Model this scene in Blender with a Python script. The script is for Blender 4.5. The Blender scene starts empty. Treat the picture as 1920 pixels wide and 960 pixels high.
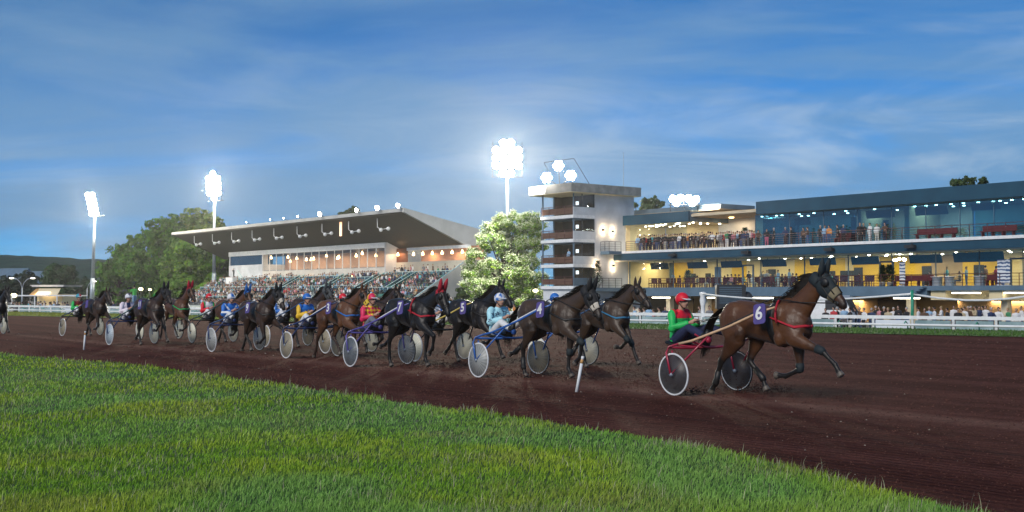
import bpy, bmesh, math, random
import numpy as np
from mathutils import Vector, Matrix, noise as mnoise

R = math.radians
random.seed(7)
rng = np.random.default_rng(7)
S = bpy.context.scene
COL = S.collection

# ------------------------------------------------------------------ camera
F, CX, CY = 2200.0, 960.0, 480.0           # focal length and centre in pixels of a 1920 x 960 frame
CAMZ, PITCH = 1.67, R(1.875)
cam_d = bpy.data.cameras.new("camera"); cam = bpy.data.objects.new("camera", cam_d); COL.objects.link(cam)
cam.location = (0, 0, CAMZ); cam.rotation_euler = (R(90) + PITCH, 0, 0)
cam_d.sensor_width = 36; cam_d.lens = 36 * F / 1920; cam_d.clip_start = .1; cam_d.clip_end = 6000
S.camera = cam

# ------------------------------------------------------------------ sky, sun, exposure
SUN_EL, SUN_ROT = 32.0, 214.0
W = bpy.data.worlds.new("World"); S.world = W; W.use_nodes = True
wn, wl = W.node_tree.nodes, W.node_tree.links
wn.clear()
wo = wn.new("ShaderNodeOutputWorld"); bg = wn.new("ShaderNodeBackground"); bg.inputs[1].default_value = .07
sky = wn.new("ShaderNodeTexSky"); sky.sky_type = 'NISHITA'; sky.sun_disc = False
sky.sun_elevation = R(SUN_EL); sky.sun_rotation = R(SUN_ROT); sky.ozone_density = 10.0; sky.air_density = .5; sky.dust_density = .0; sky.altitude = 1500
tc = wn.new("ShaderNodeTexCoord")
def wnoise(scale, mscale, detail, rough, dist=0.0, rot=(0, 0, 0)):
    mp = wn.new("ShaderNodeMapping"); mp.inputs['Scale'].default_value = mscale; mp.inputs['Rotation'].default_value = rot
    nz = wn.new("ShaderNodeTexNoise"); nz.inputs['Scale'].default_value = scale; nz.inputs['Detail'].default_value = detail
    nz.inputs['Roughness'].default_value = rough; nz.inputs['Distortion'].default_value = dist
    wl.new(tc.outputs['Generated'], mp.inputs[0]); wl.new(mp.outputs[0], nz.inputs[0])
    return nz.outputs[0]
def wramp(src, a, b, va=0.0, vb=1.0):
    mr = wn.new("ShaderNodeMapRange"); mr.interpolation_type = 'SMOOTHSTEP'
    mr.inputs[1].default_value = a; mr.inputs[2].default_value = b; mr.inputs[3].default_value = va; mr.inputs[4].default_value = vb
    wl.new(src, mr.inputs[0]); return mr.outputs[0]
def wmath(op, a, b):
    m = wn.new("ShaderNodeMath"); m.operation = op
    for i, v in enumerate((a, b)):
        if isinstance(v, (int, float)): m.inputs[i].default_value = v
        else: wl.new(v, m.inputs[i])
    return m.outputs[0]
def wmix(fac, a, b):
    m = wn.new("ShaderNodeMix"); m.data_type = 'RGBA'
    if isinstance(fac, (int, float)): m.inputs[0].default_value = fac
    else: wl.new(fac, m.inputs[0])
    for i, v in ((6, a), (7, b)):
        if isinstance(v, tuple): m.inputs[i].default_value = (*v, 1)
        else: wl.new(v, m.inputs[i])
    return m.outputs[2]
sep = wn.new("ShaderNodeSeparateXYZ"); wl.new(tc.outputs['Generated'], sep.inputs[0])
veil = wramp(wnoise(1.6, (1, 1, 5.5), 6, .58, .7, (R(4), R(-5), 0)), .34, .62)            # broad soft sheets
wisp = wramp(wnoise(5.0, (1, .8, 5), 8, .58, .8, (R(-6), R(8), 0)), .44, .74)            # brighter streaks
low = wramp(sep.outputs[2], .30, .03)                                                    # more cloud towards the horizon
right = wramp(sep.outputs[0], -.12, .34)
CLOUD = (1.30, 2.42, 3.8); CLOUDW = (4.2, 5.0, 5.7)
skyb = wmix(1.0, sky.outputs[0], (.33, .93, .93)); skyb.node.blend_type = 'MULTIPLY'
c1 = wmix(wmath('MULTIPLY', veil, wmath('ADD', .46, wmath('MULTIPLY', low, .48))), skyb, CLOUD)
c2 = wmix(wmath('MULTIPLY', wisp, wmath('MULTIPLY', low, wmath('ADD', .26, wmath('MULTIPLY', right, .40)))), c1, CLOUDW)
wl.new(c2, bg.inputs[0]); wl.new(bg.outputs[0], wo.inputs[0])

sun_d = bpy.data.lights.new("sun", 'SUN'); sun = bpy.data.objects.new("sun", sun_d); COL.objects.link(sun)
sun_d.energy = 1.5; sun_d.angle = R(26); sun_d.color = (1.0, .93, .84)
sdir = Vector((math.sin(R(SUN_ROT)) * math.cos(R(SUN_EL)), math.cos(R(SUN_ROT)) * math.cos(R(SUN_EL)), math.sin(R(SUN_EL))))
sun.rotation_euler = sdir.to_track_quat('Z', 'Y').to_euler()
S.view_settings.view_transform = 'Standard'; S.view_settings.look = 'None'
S.view_settings.exposure = 1.0; S.view_settings.gamma = 1.0; S.view_settings.use_curve_mapping = False
S.cycles.use_denoising = True; S.cycles.max_bounces = 6; S.cycles.transparent_max_bounces = 12
S.cycles.sample_clamp_indirect = 6.0

# ------------------------------------------------------------------ pixels to places
def ray(x, y):
    a, b = (x - CX) / F, (CY - y) / F
    return Vector((a, math.cos(PITCH) - b * math.sin(PITCH), math.sin(PITCH) + b * math.cos(PITCH)))
def P(x, y, Y):
    d = ray(x, y); k = Y / d.y
    return Vector((d.x * k, Y, CAMZ + d.z * k))
def G(x, y, z=0.0):
    d = ray(x, y); k = (z - CAMZ) / d.z
    return Vector((d.x * k, d.y * k, z))

# ------------------------------------------------------------------ helpers
def tag(o, label=None, cat=None, group=None, kind=None):
    if label: o['label'] = label
    if cat: o['category'] = cat
    if group: o['group'] = group
    if kind: o['kind'] = kind
    return o
def empty(name, loc=(0, 0, 0), rz=0.0):
    o = bpy.data.objects.new(name, None); COL.objects.link(o); o.location = loc; o.rotation_euler = (0, 0, rz)
    o.empty_display_size = .2
    return o
def link(name, me, parent=None, mats=None):
    o = bpy.data.objects.new(name, me); COL.objects.link(o)
    if parent: o.parent = parent
    if mats is not None:                                  # materials on the object, so meshes can be shared
        while len(me.materials) < len(mats): me.materials.append(None)
        for i, m in enumerate(mats):
            o.material_slots[i].link = 'OBJECT'; o.material_slots[i].material = m
    return o
def copy_tree(o, parent=None):
    c = o.copy(); COL.objects.link(c)
    if parent: c.parent = parent
    for ch in list(o.children): copy_tree(ch, c)
    return c

class MB:
    def __init__(s): s.v, s.f, s.m, s.s = [], [], [], []
    def add(s, vs, fs, m=0, smooth=False, M=None):
        b = len(s.v)
        s.v += [tuple(M @ Vector(p)) for p in vs] if M else [tuple(p) for p in vs]
        for f in fs: s.f.append(tuple(i + b for i in f)); s.m.append(m); s.s.append(smooth)
        return s
    def box(s, x0, x1, y0, y1, z0, z1, m=0, M=None):
        vs = [(x, y, z) for z in (z0, z1) for y in (y0, y1) for x in (x0, x1)]
        return s.add(vs, [(0, 2, 3, 1), (4, 5, 7, 6), (0, 1, 5, 4), (2, 6, 7, 3), (0, 4, 6, 2), (1, 3, 7, 5)], m, False, M)
    def hexa(s, p, m=0):                                  # eight corners: four below, four above, same order
        return s.add(p, [(3, 2, 1, 0), (4, 5, 6, 7), (0, 1, 5, 4), (1, 2, 6, 5), (2, 3, 7, 6), (3, 0, 4, 7)], m)
    def prism(s, poly, d, m=0):                           # closed polygon of 3d points pushed by the vector d
        n = len(poly); vs = [Vector(p) for p in poly] + [Vector(p) + Vector(d) for p in poly]
        return s.add(vs, [tuple(range(n))[::-1], tuple(range(n, 2 * n))] + [(i, (i + 1) % n, n + (i + 1) % n, n + i) for i in range(n)], m)
    def loft(s, pts, ra, rb=None, n=12, side=(0, 1, 0), m=0, smooth=True, closed=False, pw=1.0):
        pts = [Vector(p) for p in pts]; k = len(pts)
        ra = [ra] * k if isinstance(ra, (int, float)) else list(ra)
        rb = ra if rb is None else ([rb] * k if isinstance(rb, (int, float)) else list(rb))
        vs = []; sd = Vector(side)
        for i, p in enumerate(pts):
            a, b = (pts[(i - 1) % k], pts[(i + 1) % k]) if closed else (pts[max(i - 1, 0)], pts[min(i + 1, k - 1)])
            t = (b - a).normalized()
            q = sd - t * sd.dot(t)
            if q.length < 1e-3: q = t.orthogonal()
            q.normalize(); nn = q.cross(t)
            for j in range(n):
                th = 2 * math.pi * j / n
                c, sn = math.cos(th), math.sin(th)
                if pw != 1.0: c = math.copysign(abs(c) ** pw, c); sn = math.copysign(abs(sn) ** pw, sn)
                vs.append(p + q * (rb[i] * c) + nn * (ra[i] * sn))
        fs = []
        for i in range(k if closed else k - 1):
            i2 = (i + 1) % k
            for j in range(n): fs.append((i * n + j, i * n + (j + 1) % n, i2 * n + (j + 1) % n, i2 * n + j))
        if not closed: fs += [tuple(range(n))[::-1], tuple(range((k - 1) * n, k * n))]
        return s.add(vs, fs, m, smooth)
    def tube(s, pts, r, n=6, m=0, closed=False): return s.loft(pts, r, None, n, (.03, .02, 1), m, True, closed)
    def ell(s, c, r, n=10, k=7, m=0, M=None):
        vs = [(0, 0, -1)] + [(math.cos(2 * math.pi * j / n) * math.sin(math.pi * i / k), math.sin(2 * math.pi * j / n) * math.sin(math.pi * i / k), -math.cos(math.pi * i / k)) for i in range(1, k) for j in range(n)] + [(0, 0, 1)]
        fs = [(0, 1 + (j + 1) % n, 1 + j) for j in range(n)]
        for i in range(k - 2):
            for j in range(n):
                a = 1 + i * n; fs.append((a + j, a + (j + 1) % n, a + n + (j + 1) % n, a + n + j))
        e = len(vs) - 1; a = 1 + (k - 2) * n
        fs += [(a + j, a + (j + 1) % n, e) for j in range(n)]
        r = (r, r, r) if isinstance(r, (int, float)) else r
        vs = [Vector((p[0] * r[0], p[1] * r[1], p[2] * r[2])) for p in vs]
        if M: vs = [M @ p for p in vs]
        return s.add([p + Vector(c) for p in vs], fs, m, True)
    def lathe(s, prof, n=16, c=(0, 0, 0), axis='Z', m=0, smooth=True):      # prof: (radius, along axis)
        vs = []
        for r_, h in prof:
            for j in range(n):
                a = 2 * math.pi * j / n; x, y = r_ * math.cos(a), r_ * math.sin(a)
                vs.append(Vector((x, y, h) if axis == 'Z' else (x, -h, y) if axis == 'Y' else (h, x, y)) + Vector(c))
        k = len(prof)
        fs = [(i * n + j, i * n + (j + 1) % n, (i + 1) * n + (j + 1) % n, (i + 1) * n + j) for i in range(k - 1) for j in range(n)]
        fs += [tuple(range(n))[::-1], tuple(range((k - 1) * n, k * n))]
        return s.add(vs, fs, m, smooth)
    def mesh(s, name):
        me = bpy.data.meshes.new(name); me.from_pydata(s.v, [], s.f)
        me.polygons.foreach_set('material_index', s.m); me.polygons.foreach_set('use_smooth', s.s); me.update()
        return me
    def build(s, name, mats, parent=None):
        me = s.mesh(name)
        for m_ in (mats if isinstance(mats, (list, tuple)) else [mats]): me.materials.append(m_)
        o = bpy.data.objects.new(name, me); COL.objects.link(o)
        if parent: o.parent = parent
        return o
def remesh(mb, name, voxel, it=3, fac=.5):
    o = mb.build("tmp_" + name, [])
    md = o.modifiers.new("r", 'REMESH'); md.mode = 'VOXEL'; md.voxel_size = voxel; md.use_smooth_shade = True
    if it: sm = o.modifiers.new("s", 'SMOOTH'); sm.factor = fac; sm.iterations = it
    dg = bpy.context.evaluated_depsgraph_get()
    me = bpy.data.meshes.new_from_object(o.evaluated_get(dg)); me.name = name; me.materials.clear()
    old = o.data; bpy.data.objects.remove(o); bpy.data.meshes.remove(old)
    me.polygons.foreach_set('use_smooth', [True] * len(me.polygons))
    return me
def np_mesh(name, verts, quads=None, tris=None, mat=None, col=None, smooth=False):
    me = bpy.data.meshes.new(name); nv = len(verts); me.vertices.add(nv)
    me.vertices.foreach_set('co', np.asarray(verts, np.float32).ravel())
    loops, starts, tot = [], [], 0
    for a, k in ((quads, 4), (tris, 3)):
        if a is None or len(a) == 0: continue
        a = np.asarray(a, np.int32); loops.append(a.ravel()); starts.append(tot + np.arange(len(a)) * k); tot += a.size
    loops = np.concatenate(loops); starts = np.concatenate(starts)
    me.loops.add(len(loops)); me.loops.foreach_set('vertex_index', loops.astype(np.int32))
    me.polygons.add(len(starts)); me.polygons.foreach_set('loop_start', starts.astype(np.int32))
    if smooth: me.polygons.foreach_set('use_smooth', np.ones(len(starts), bool))
    me.update(calc_edges=True)
    if col is not None: set_col(me, col)
    if mat: me.materials.append(mat)
    return me
def set_col(me, col, name="tint"):
    at = me.color_attributes.new(name, 'FLOAT_COLOR', 'POINT')
    c = np.ones((len(me.vertices), 4), np.float32); c[:, :3] = np.asarray(col)[:, :3]
    at.data.foreach_set('color', c.ravel())
def coords(me):
    a = np.empty(len(me.vertices) * 3, np.float32); me.vertices.foreach_get('co', a); return a.reshape(-1, 3)

# ------------------------------------------------------------------ materials
def _mk(name):
    m = bpy.data.materials.new(name); m.use_nodes = True
    nt = m.node_tree; return m, nt, nt.nodes, nt.links, nt.nodes['Principled BSDF']
def pm(name, c, c2=None, scale=6.0, rough=.7, metal=0.0, bump=0.0, bscale=None, detail=5, stretch=(1, 1, 1), spec=.4, coat=0.0, lo=.35, hi=.65):
    m, nt, N, L, b = _mk(name)
    b.inputs['Roughness'].default_value = rough; b.inputs['Metallic'].default_value = metal
    b.inputs['Specular IOR Level'].default_value = spec; b.inputs['Coat Weight'].default_value = coat
    if c2 is None: c2 = tuple(x * .82 for x in c)
    t = N.new("ShaderNodeTexCoord"); mp = N.new("ShaderNodeMapping"); mp.inputs['Scale'].default_value = stretch
    L.new(t.outputs['Object'], mp.inputs[0])
    nz = N.new("ShaderNodeTexNoise"); nz.inputs['Scale'].default_value = scale; nz.inputs['Detail'].default_value = detail
    L.new(mp.outputs[0], nz.inputs[0])
    mr = N.new("ShaderNodeMapRange"); mr.inputs[1].default_value = lo; mr.inputs[2].default_value = hi; L.new(nz.outputs[0], mr.inputs[0])
    mx = N.new("ShaderNodeMix"); mx.data_type = 'RGBA'; mx.inputs[6].default_value = (*c, 1); mx.inputs[7].default_value = (*c2, 1)
    L.new(mr.outputs[0], mx.inputs[0]); L.new(mx.outputs[2], b.inputs['Base Color'])
    if bump:
        n2 = N.new("ShaderNodeTexNoise"); n2.inputs['Scale'].default_value = bscale or scale * 4; n2.inputs['Detail'].default_value = 6
        L.new(mp.outputs[0], n2.inputs[0])
        bp = N.new("ShaderNodeBump"); bp.inputs['Strength'].default_value = bump; bp.inputs['Distance'].default_value = .02
        L.new(n2.outputs[0], bp.inputs['Height']); L.new(bp.outputs[0], b.inputs['Normal'])
    return m
def em(name, c, st):
    m, nt, N, L, b = _mk(name)
    b.inputs['Base Color'].default_value = (.8, .8, .8, 1)
    b.inputs['Emission Color'].default_value = (*c, 1); b.inputs['Emission Strength'].default_value = st
    return m
def glass_mat(name, tint, refl, tintd=.12):
    m, nt, N, L, b = _mk(name); N.remove(b); out = N['Material Output']
    tr = N.new("ShaderNodeBsdfTransparent"); tr.inputs[0].default_value = (*tint, 1)
    gl = N.new("ShaderNodeBsdfGlossy"); gl.inputs['Roughness'].default_value = .03; gl.inputs[0].default_value = (.8, .9, 1, 1)
    fr = N.new("ShaderNodeFresnel"); fr.inputs[0].default_value = 1.5
    ad = N.new("ShaderNodeMath"); ad.operation = 'ADD'; ad.use_clamp = True; ad.inputs[1].default_value = refl
    mx = N.new("ShaderNodeMixShader"); ge = N.new("ShaderNodeNewGeometry"); fm = N.new("ShaderNodeMath"); fm.operation = 'SUBTRACT'; fm.inputs[0].default_value = 1; L.new(ge.outputs['Backfacing'], fm.inputs[1])
    mf = N.new("ShaderNodeMath"); mf.operation = 'MULTIPLY'; L.new(fr.outputs[0], ad.inputs[0]); L.new(ad.outputs[0], mf.inputs[0]); L.new(fm.outputs[0], mf.inputs[1]); L.new(mf.outputs[0], mx.inputs[0])
    L.new(tr.outputs[0], mx.inputs[1]); L.new(gl.outputs[0], mx.inputs[2]); L.new(mx.outputs[0], out.inputs[0])
    return m
def tint_mat(name, rough=.7, var=.25, scale=40, trans=0.0, spec=.3, bump=0.0):
    """colour from the mesh's own 'tint' attribute, with a little noise"""
    m, nt, N, L, b = _mk(name); b.inputs['Roughness'].default_value = rough; b.inputs['Specular IOR Level'].default_value = spec
    at = N.new("ShaderNodeAttribute"); at.attribute_name = "tint"
    t = N.new("ShaderNodeTexCoord"); nz = N.new("ShaderNodeTexNoise"); nz.inputs['Scale'].default_value = scale; nz.inputs['Detail'].default_value = 4
    L.new(t.outputs['Object'], nz.inputs[0])
    mr = N.new("ShaderNodeMapRange"); mr.inputs[1].default_value = .3; mr.inputs[2].default_value = .7
    mr.inputs[3].default_value = 1 - var; mr.inputs[4].default_value = 1 + var; L.new(nz.outputs[0], mr.inputs[0])
    mu = N.new("ShaderNodeMix"); mu.data_type = 'RGBA'; mu.blend_type = 'MULTIPLY'; mu.inputs[0].default_value = 1
    L.new(at.outputs['Color'], mu.inputs[6]); L.new(mr.outputs[0], mu.inputs[7]); L.new(mu.outputs[2], b.inputs['Base Color'])
    if bump:
        bp = N.new("ShaderNodeBump"); bp.inputs['Strength'].default_value = bump; bp.inputs['Distance'].default_value = .02
        L.new(nz.outputs[0], bp.inputs['Height']); L.new(bp.outputs[0], b.inputs['Normal'])
    if trans:
        tl = N.new("ShaderNodeBsdfTranslucent"); L.new(mu.outputs[2], tl.inputs[0]); ms = N.new("ShaderNodeMixShader"); ms.inputs[0].default_value = trans
        L.new(b.outputs[0], ms.inputs[1]); L.new(tl.outputs[0], ms.inputs[2]); L.new(ms.outputs[0], N['Material Output'].inputs[0])
    return m

M_white = pm("white_paint", (.72, .73, .74), (.62, .63, .63), 3, .5)
M_wall = pm("white_render", (.58, .60, .62), (.46, .48, .50), .7, .8, bump=.2, bscale=20)
M_conc = pm("concrete", (.25, .245, .23), (.17, .168, .16), 1.5, .85, bump=.3, bscale=12)
M_blue = pm("blue_cladding", (.010, .058, .100), (.007, .044, .080), .6, .7)
M_bluegrey = pm("blue_grey_metal", (.10, .16, .22), (.08, .13, .18), 1, .5)
M_darkred = pm("dark_red_metal", (.085, .018, .022), (.06, .014, .017), 2, .5)
M_aqua = pm("pale_aqua_metal", (.45, .62, .63), (.36, .52, .54), 2, .5)
M_tan = pm("tan_soffit", (.42, .31, .19), (.36, .26, .16), .8, .7)
M_orangewall = pm("ochre_wall", (.50, .33, .16), (.42, .27, .13), .5, .8)
M_yellow = pm("yellow_wall", (.72, .48, .05), (.62, .40, .04), .5, .8)
M_cream = pm("cream_wall", (.68, .58, .36), (.60, .50, .30), .5, .8)
M_dark = pm("dark_metal", (.03, .032, .036), (.02, .02, .024), 4, .5)
M_black = pm("black_leather", (.014, .013, .013), (.008, .008, .008), 20, .5)
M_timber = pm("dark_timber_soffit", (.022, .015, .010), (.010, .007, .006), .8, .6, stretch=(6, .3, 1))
M_glass = glass_mat("window_glass", (.90, .95, .96), .0)
M_glassb = glass_mat("blue_window_glass", (.34, .58, .68), .10)
M_panel = glass_mat("pale_panel_glass", (.55, .75, .78), .10)
M_lamp = em("floodlight_lens", (1.0, .90, .68), 900)
M_lamp2 = em("roof_flood_lens", (1.0, .95, .82), 260)
M_lampw = em("warm_lamp", (1.0, .55, .22), 6)
M_down = em("downlight", (1.0, .90, .70), 18)
M_tube = em("fluorescent_tube", (1.0, .90, .66), 5)
M_steel = pm("galvanised_steel", (.30, .35, .40), (.24, .28, .33), 2, .45, metal=.4)
M_green = pm("green_paint", (.02, .26, .16), (.015, .20, .12), 3, .5)
M_bark = pm("bark", (.07, .05, .035), (.04, .03, .022), 3, .9, bump=.6, stretch=(1, 1, .2))
UDIR = Vector((.619, -.785, 0)).normalized(); PHI = math.atan2(UDIR.y, UDIR.x)
def light(name, typ, loc, energy, color, parent=None, size=1.0, size_y=None, target=None, spot=None):
    d = bpy.data.lights.new(name, typ); d.energy = energy; d.color = color
    if typ == 'AREA':
        d.size = size
        if size_y: d.shape = 'RECTANGLE'; d.size_y = size_y
    else: d.shadow_soft_size = size
    if spot: d.spot_size = spot; d.spot_blend = .6
    o = bpy.data.objects.new(name, d); COL.objects.link(o); o.location = loc
    if parent: o.parent = parent
    if target is not None:
        o.rotation_euler = (Vector(loc) - Vector(target)).to_track_quat('Z', 'Y').to_euler()
    return o
# ------------------------------------------------------------------ ground, track, lawn
ZG = -.90                                                   # level of the concourse behind the rails
def sheet(name, poly, m, z=None):
    me = bpy.data.meshes.new(name); me.from_pydata([tuple(p) for p in poly], [], [tuple(range(len(poly)))]); me.materials.append(m); me.update()
    if me.polygons[0].normal.z < 0: me.flip_normals()
    o = bpy.data.objects.new(name, me); COL.objects.link(o); return tag(o, kind='structure')
M_ground = pm("far_ground", (.030, .048, .022), (.05, .058, .035), .02, .95)
M_tarmac = pm("concourse_tarmac", (.10, .10, .10), (.075, .075, .075), .3, .9)
ground = sheet("ground", [(-4000, -300, ZG - .02), (4000, -300, ZG - .02), (4000, 5000, ZG - .02), (-4000, 5000, ZG - .02)], M_ground)

def track_material():
    m, nt, N, L, b = _mk("red_cinder"); b.inputs['Roughness'].default_value = .95; b.inputs['Specular IOR Level'].default_value = .03
    t = N.new("ShaderNodeTexCoord")
    mp = N.new("ShaderNodeMapping"); mp.vector_type = 'POINT'; mp.inputs['Rotation'].default_value = (0, 0, -PHI); L.new(t.outputs['Object'], mp.inputs[0])
    st = N.new("ShaderNodeMapping"); st.inputs['Scale'].default_value = (.07, 1.0, 1); L.new(mp.outputs[0], st.inputs[0])
    def nz(src, sc, det, rough=.55):
        n = N.new("ShaderNodeTexNoise"); n.inputs['Scale'].default_value = sc; n.inputs['Detail'].default_value = det; n.inputs['Roughness'].default_value = rough
        L.new(src.outputs[0], n.inputs[0]); return n.outputs[0]
    def rmp(s, a, b_, lo=0, hi=1):
        r = N.new("ShaderNodeMapRange"); r.inputs[1].default_value = a; r.inputs[2].default_value = b_; r.inputs[3].default_value = lo; r.inputs[4].default_value = hi
        L.new(s, r.inputs[0]); return r.outputs[0]
    def mix(f, a, c, mode='MIX'):
        x = N.new("ShaderNodeMix"); x.data_type = 'RGBA'; x.blend_type = mode
        if isinstance(f, (int, float)): x.inputs[0].default_value = f
        else: L.new(f, x.inputs[0])
        for i, v in ((6, a), (7, c)):
            if isinstance(v, tuple): x.inputs[i].default_value = (*v, 1)
            else: L.new(v, x.inputs[i])
        return x.outputs[2]
    streak = rmp(nz(st, .9, 6, .6), .38, .64)
    fine = rmp(nz(mp, 22, 6, .8), .32, .68, .50, 1.55)
    clod = rmp(nz(mp, 3.2, 6, .6), .32, .68, .80, 1.20)
    c = mix(streak, (.056, .019, .014), (.094, .035, .027))
    # worn pale line rolled along the inside of the track, and a darker freshly watered band nearer the lawn
    sp = N.new("ShaderNodeSeparateXYZ"); L.new(mp.outputs[0], sp.inputs[0])
    wob = N.new("ShaderNodeMath"); wob.operation = 'MULTIPLY_ADD'; wob.inputs[1].default_value = 1.6; L.new(nz(st, .4, 3), wob.inputs[0]); L.new(sp.outputs[1], wob.inputs[2])
    def band(center, half, soft):
        d = N.new("ShaderNodeMath"); d.operation = 'SUBTRACT'; d.inputs[1].default_value = center; L.new(wob.outputs[0], d.inputs[0])
        a = N.new("ShaderNodeMath"); a.operation = 'ABSOLUTE'; L.new(d.outputs[0], a.inputs[0])
        return rmp(a.outputs[0], half + soft, half)
    c = mix(band(BAND, .10, .55), c, (.130, .062, .048))
    c = mix(band(BAND - 2.3, .02, .10), c, (.045, .018, .015))
    c = mix(1.0, c, fine, 'MULTIPLY'); c = mix(1.0, c, clod, 'MULTIPLY')
    L.new(c, b.inputs['Base Color'])
    bp = N.new("ShaderNodeBump"); bp.inputs['Strength'].default_value = 1.0; bp.inputs['Distance'].default_value = .05
    ad = N.new("ShaderNodeMath"); ad.operation = 'ADD'; L.new(nz(mp, 9, 8, .7), ad.inputs[0]); L.new(nz(st, 2.2, 6, .6), ad.inputs[1])
    vo = N.new("ShaderNodeTexVoronoi"); vo.inputs['Scale'].default_value = 3.4; vo.inputs['Randomness'].default_value = 1; L.new(mp.outputs[0], vo.inputs[0])
    pr = rmp(vo.outputs['Distance'], .05, .26); a2 = N.new("ShaderNodeMath"); a2.operation = 'MULTIPLY_ADD'; a2.inputs[1].default_value = .28; L.new(pr, a2.inputs[0]); L.new(ad.outputs[0], a2.inputs[2])
    wv = N.new("ShaderNodeTexWave"); wv.bands_direction = 'Y'; wv.inputs['Scale'].default_value = 1.9; wv.inputs['Distortion'].default_value = 2.5; wv.inputs['Detail'].default_value = 3; L.new(st.outputs[0], wv.inputs[0])
    a3 = N.new("ShaderNodeMath"); a3.operation = 'MULTIPLY_ADD'; a3.inputs[1].default_value = .30; L.new(wv.outputs[0], a3.inputs[0]); L.new(a2.outputs[0], a3.inputs[2])
    L.new(a3.outputs[0], bp.inputs['Height']); L.new(bp.outputs[0], b.inputs['Normal'])
    return m
_g = G(1330, 748); BAND = -_g.x * math.sin(PHI) + _g.y * math.cos(PHI) + .8      # across-track coordinate of the pale line
M_track = track_material()
VDIR = Vector((-UDIR.y, UDIR.x, 0))                                               # across the track, away from the camera
VE0, VE1 = G(1660, 627), G(10, 592); vd = (VE1 - VE0)
RL0, RL1 = G(1660, 619), G(10, 586); rd = (RL1 - RL0)
def vl(t): return VE0 + vd * t
def rl(t, off=0.0): n = Vector((-rd.y, rd.x, 0)).normalized(); n = n if n.y > 0 else -n; return RL0 + rd * t + n * off
sheet("track", [vl(-.9), vl(1.9), (-160, 60, 0), (-120, -30, 0), (80, -30, 0), (80, 10, 0)], M_track)
M_verge = pm("verge_grass", (.075, .13, .030), (.11, .15, .04), 1.2, .9, bump=.5, bscale=30)
sheet("verge", [vl(-.9) + Vector((0, 0, .02)), rl(-.9, 1.6) + Vector((0, 0, .05)), rl(1.9, 1.6) + Vector((0, 0, .05)), vl(1.9) + Vector((0, 0, .02))], M_verge)
mb = MB(); a0, a1 = rl(-.9, 1.6), rl(1.9, 1.6); b0, b1 = rl(-.9, 6), rl(1.9, 6)
mb.add([a0 + Vector((0, 0, .05)), a1 + Vector((0, 0, .05)), (b1.x, b1.y, ZG), (b0.x, b0.y, ZG)], [(0, 1, 2, 3)])
tag(mb.build("embankment", M_verge), kind='structure')
c0, c1 = rl(-1.2, 5.9), rl(2.2, 5.9)
sheet("concourse", [(c0.x, c0.y, ZG + .004), (c1.x, c1.y, ZG + .004), (c1.x + 160, c1.y + 190, ZG + .004), (c0.x + 160, c0.y + 190, ZG + .004)], M_tarmac)

EDGE_PX = [(-900, 622), (-500, 640), (-250, 653), (0, 666), (250, 687), (500, 721), (750, 759), (950, 785), (1060, 802), (1210, 827), (1360, 853), (1460, 877), (1610, 917), (1740, 949), (1818, 971), (1980, 1022), (2280, 1130)]
EDGE = [G(*p) for p in EDGE_PX]
EX = np.array([p.x for p in EDGE]); EY = np.array([p.y for p in EDGE])
M_lawn = pm("lawn_soil", (.022, .060, .012), (.040, .075, .016), 1.5, .95, bump=.6, bscale=40)
LZ = .035
mb = MB(); top = [Vector((p.x, p.y, LZ)) for p in EDGE]; back = [Vector((EDGE[0].x, -8, LZ)), Vector((EDGE[-1].x, -8, LZ))]
n = len(top)
vs = top + [back[1], back[0]] + [Vector((p.x + .03, p.y + .05, .0)) for p in EDGE]
mb.add(vs, [tuple(range(n + 2))[::-1]] + [(i, i + 1, n + 3 + i, n + 2 + i) for i in range(n - 1)])
lawn = mb.build("lawn", M_lawn); tag(lawn, kind='structure')

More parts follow.
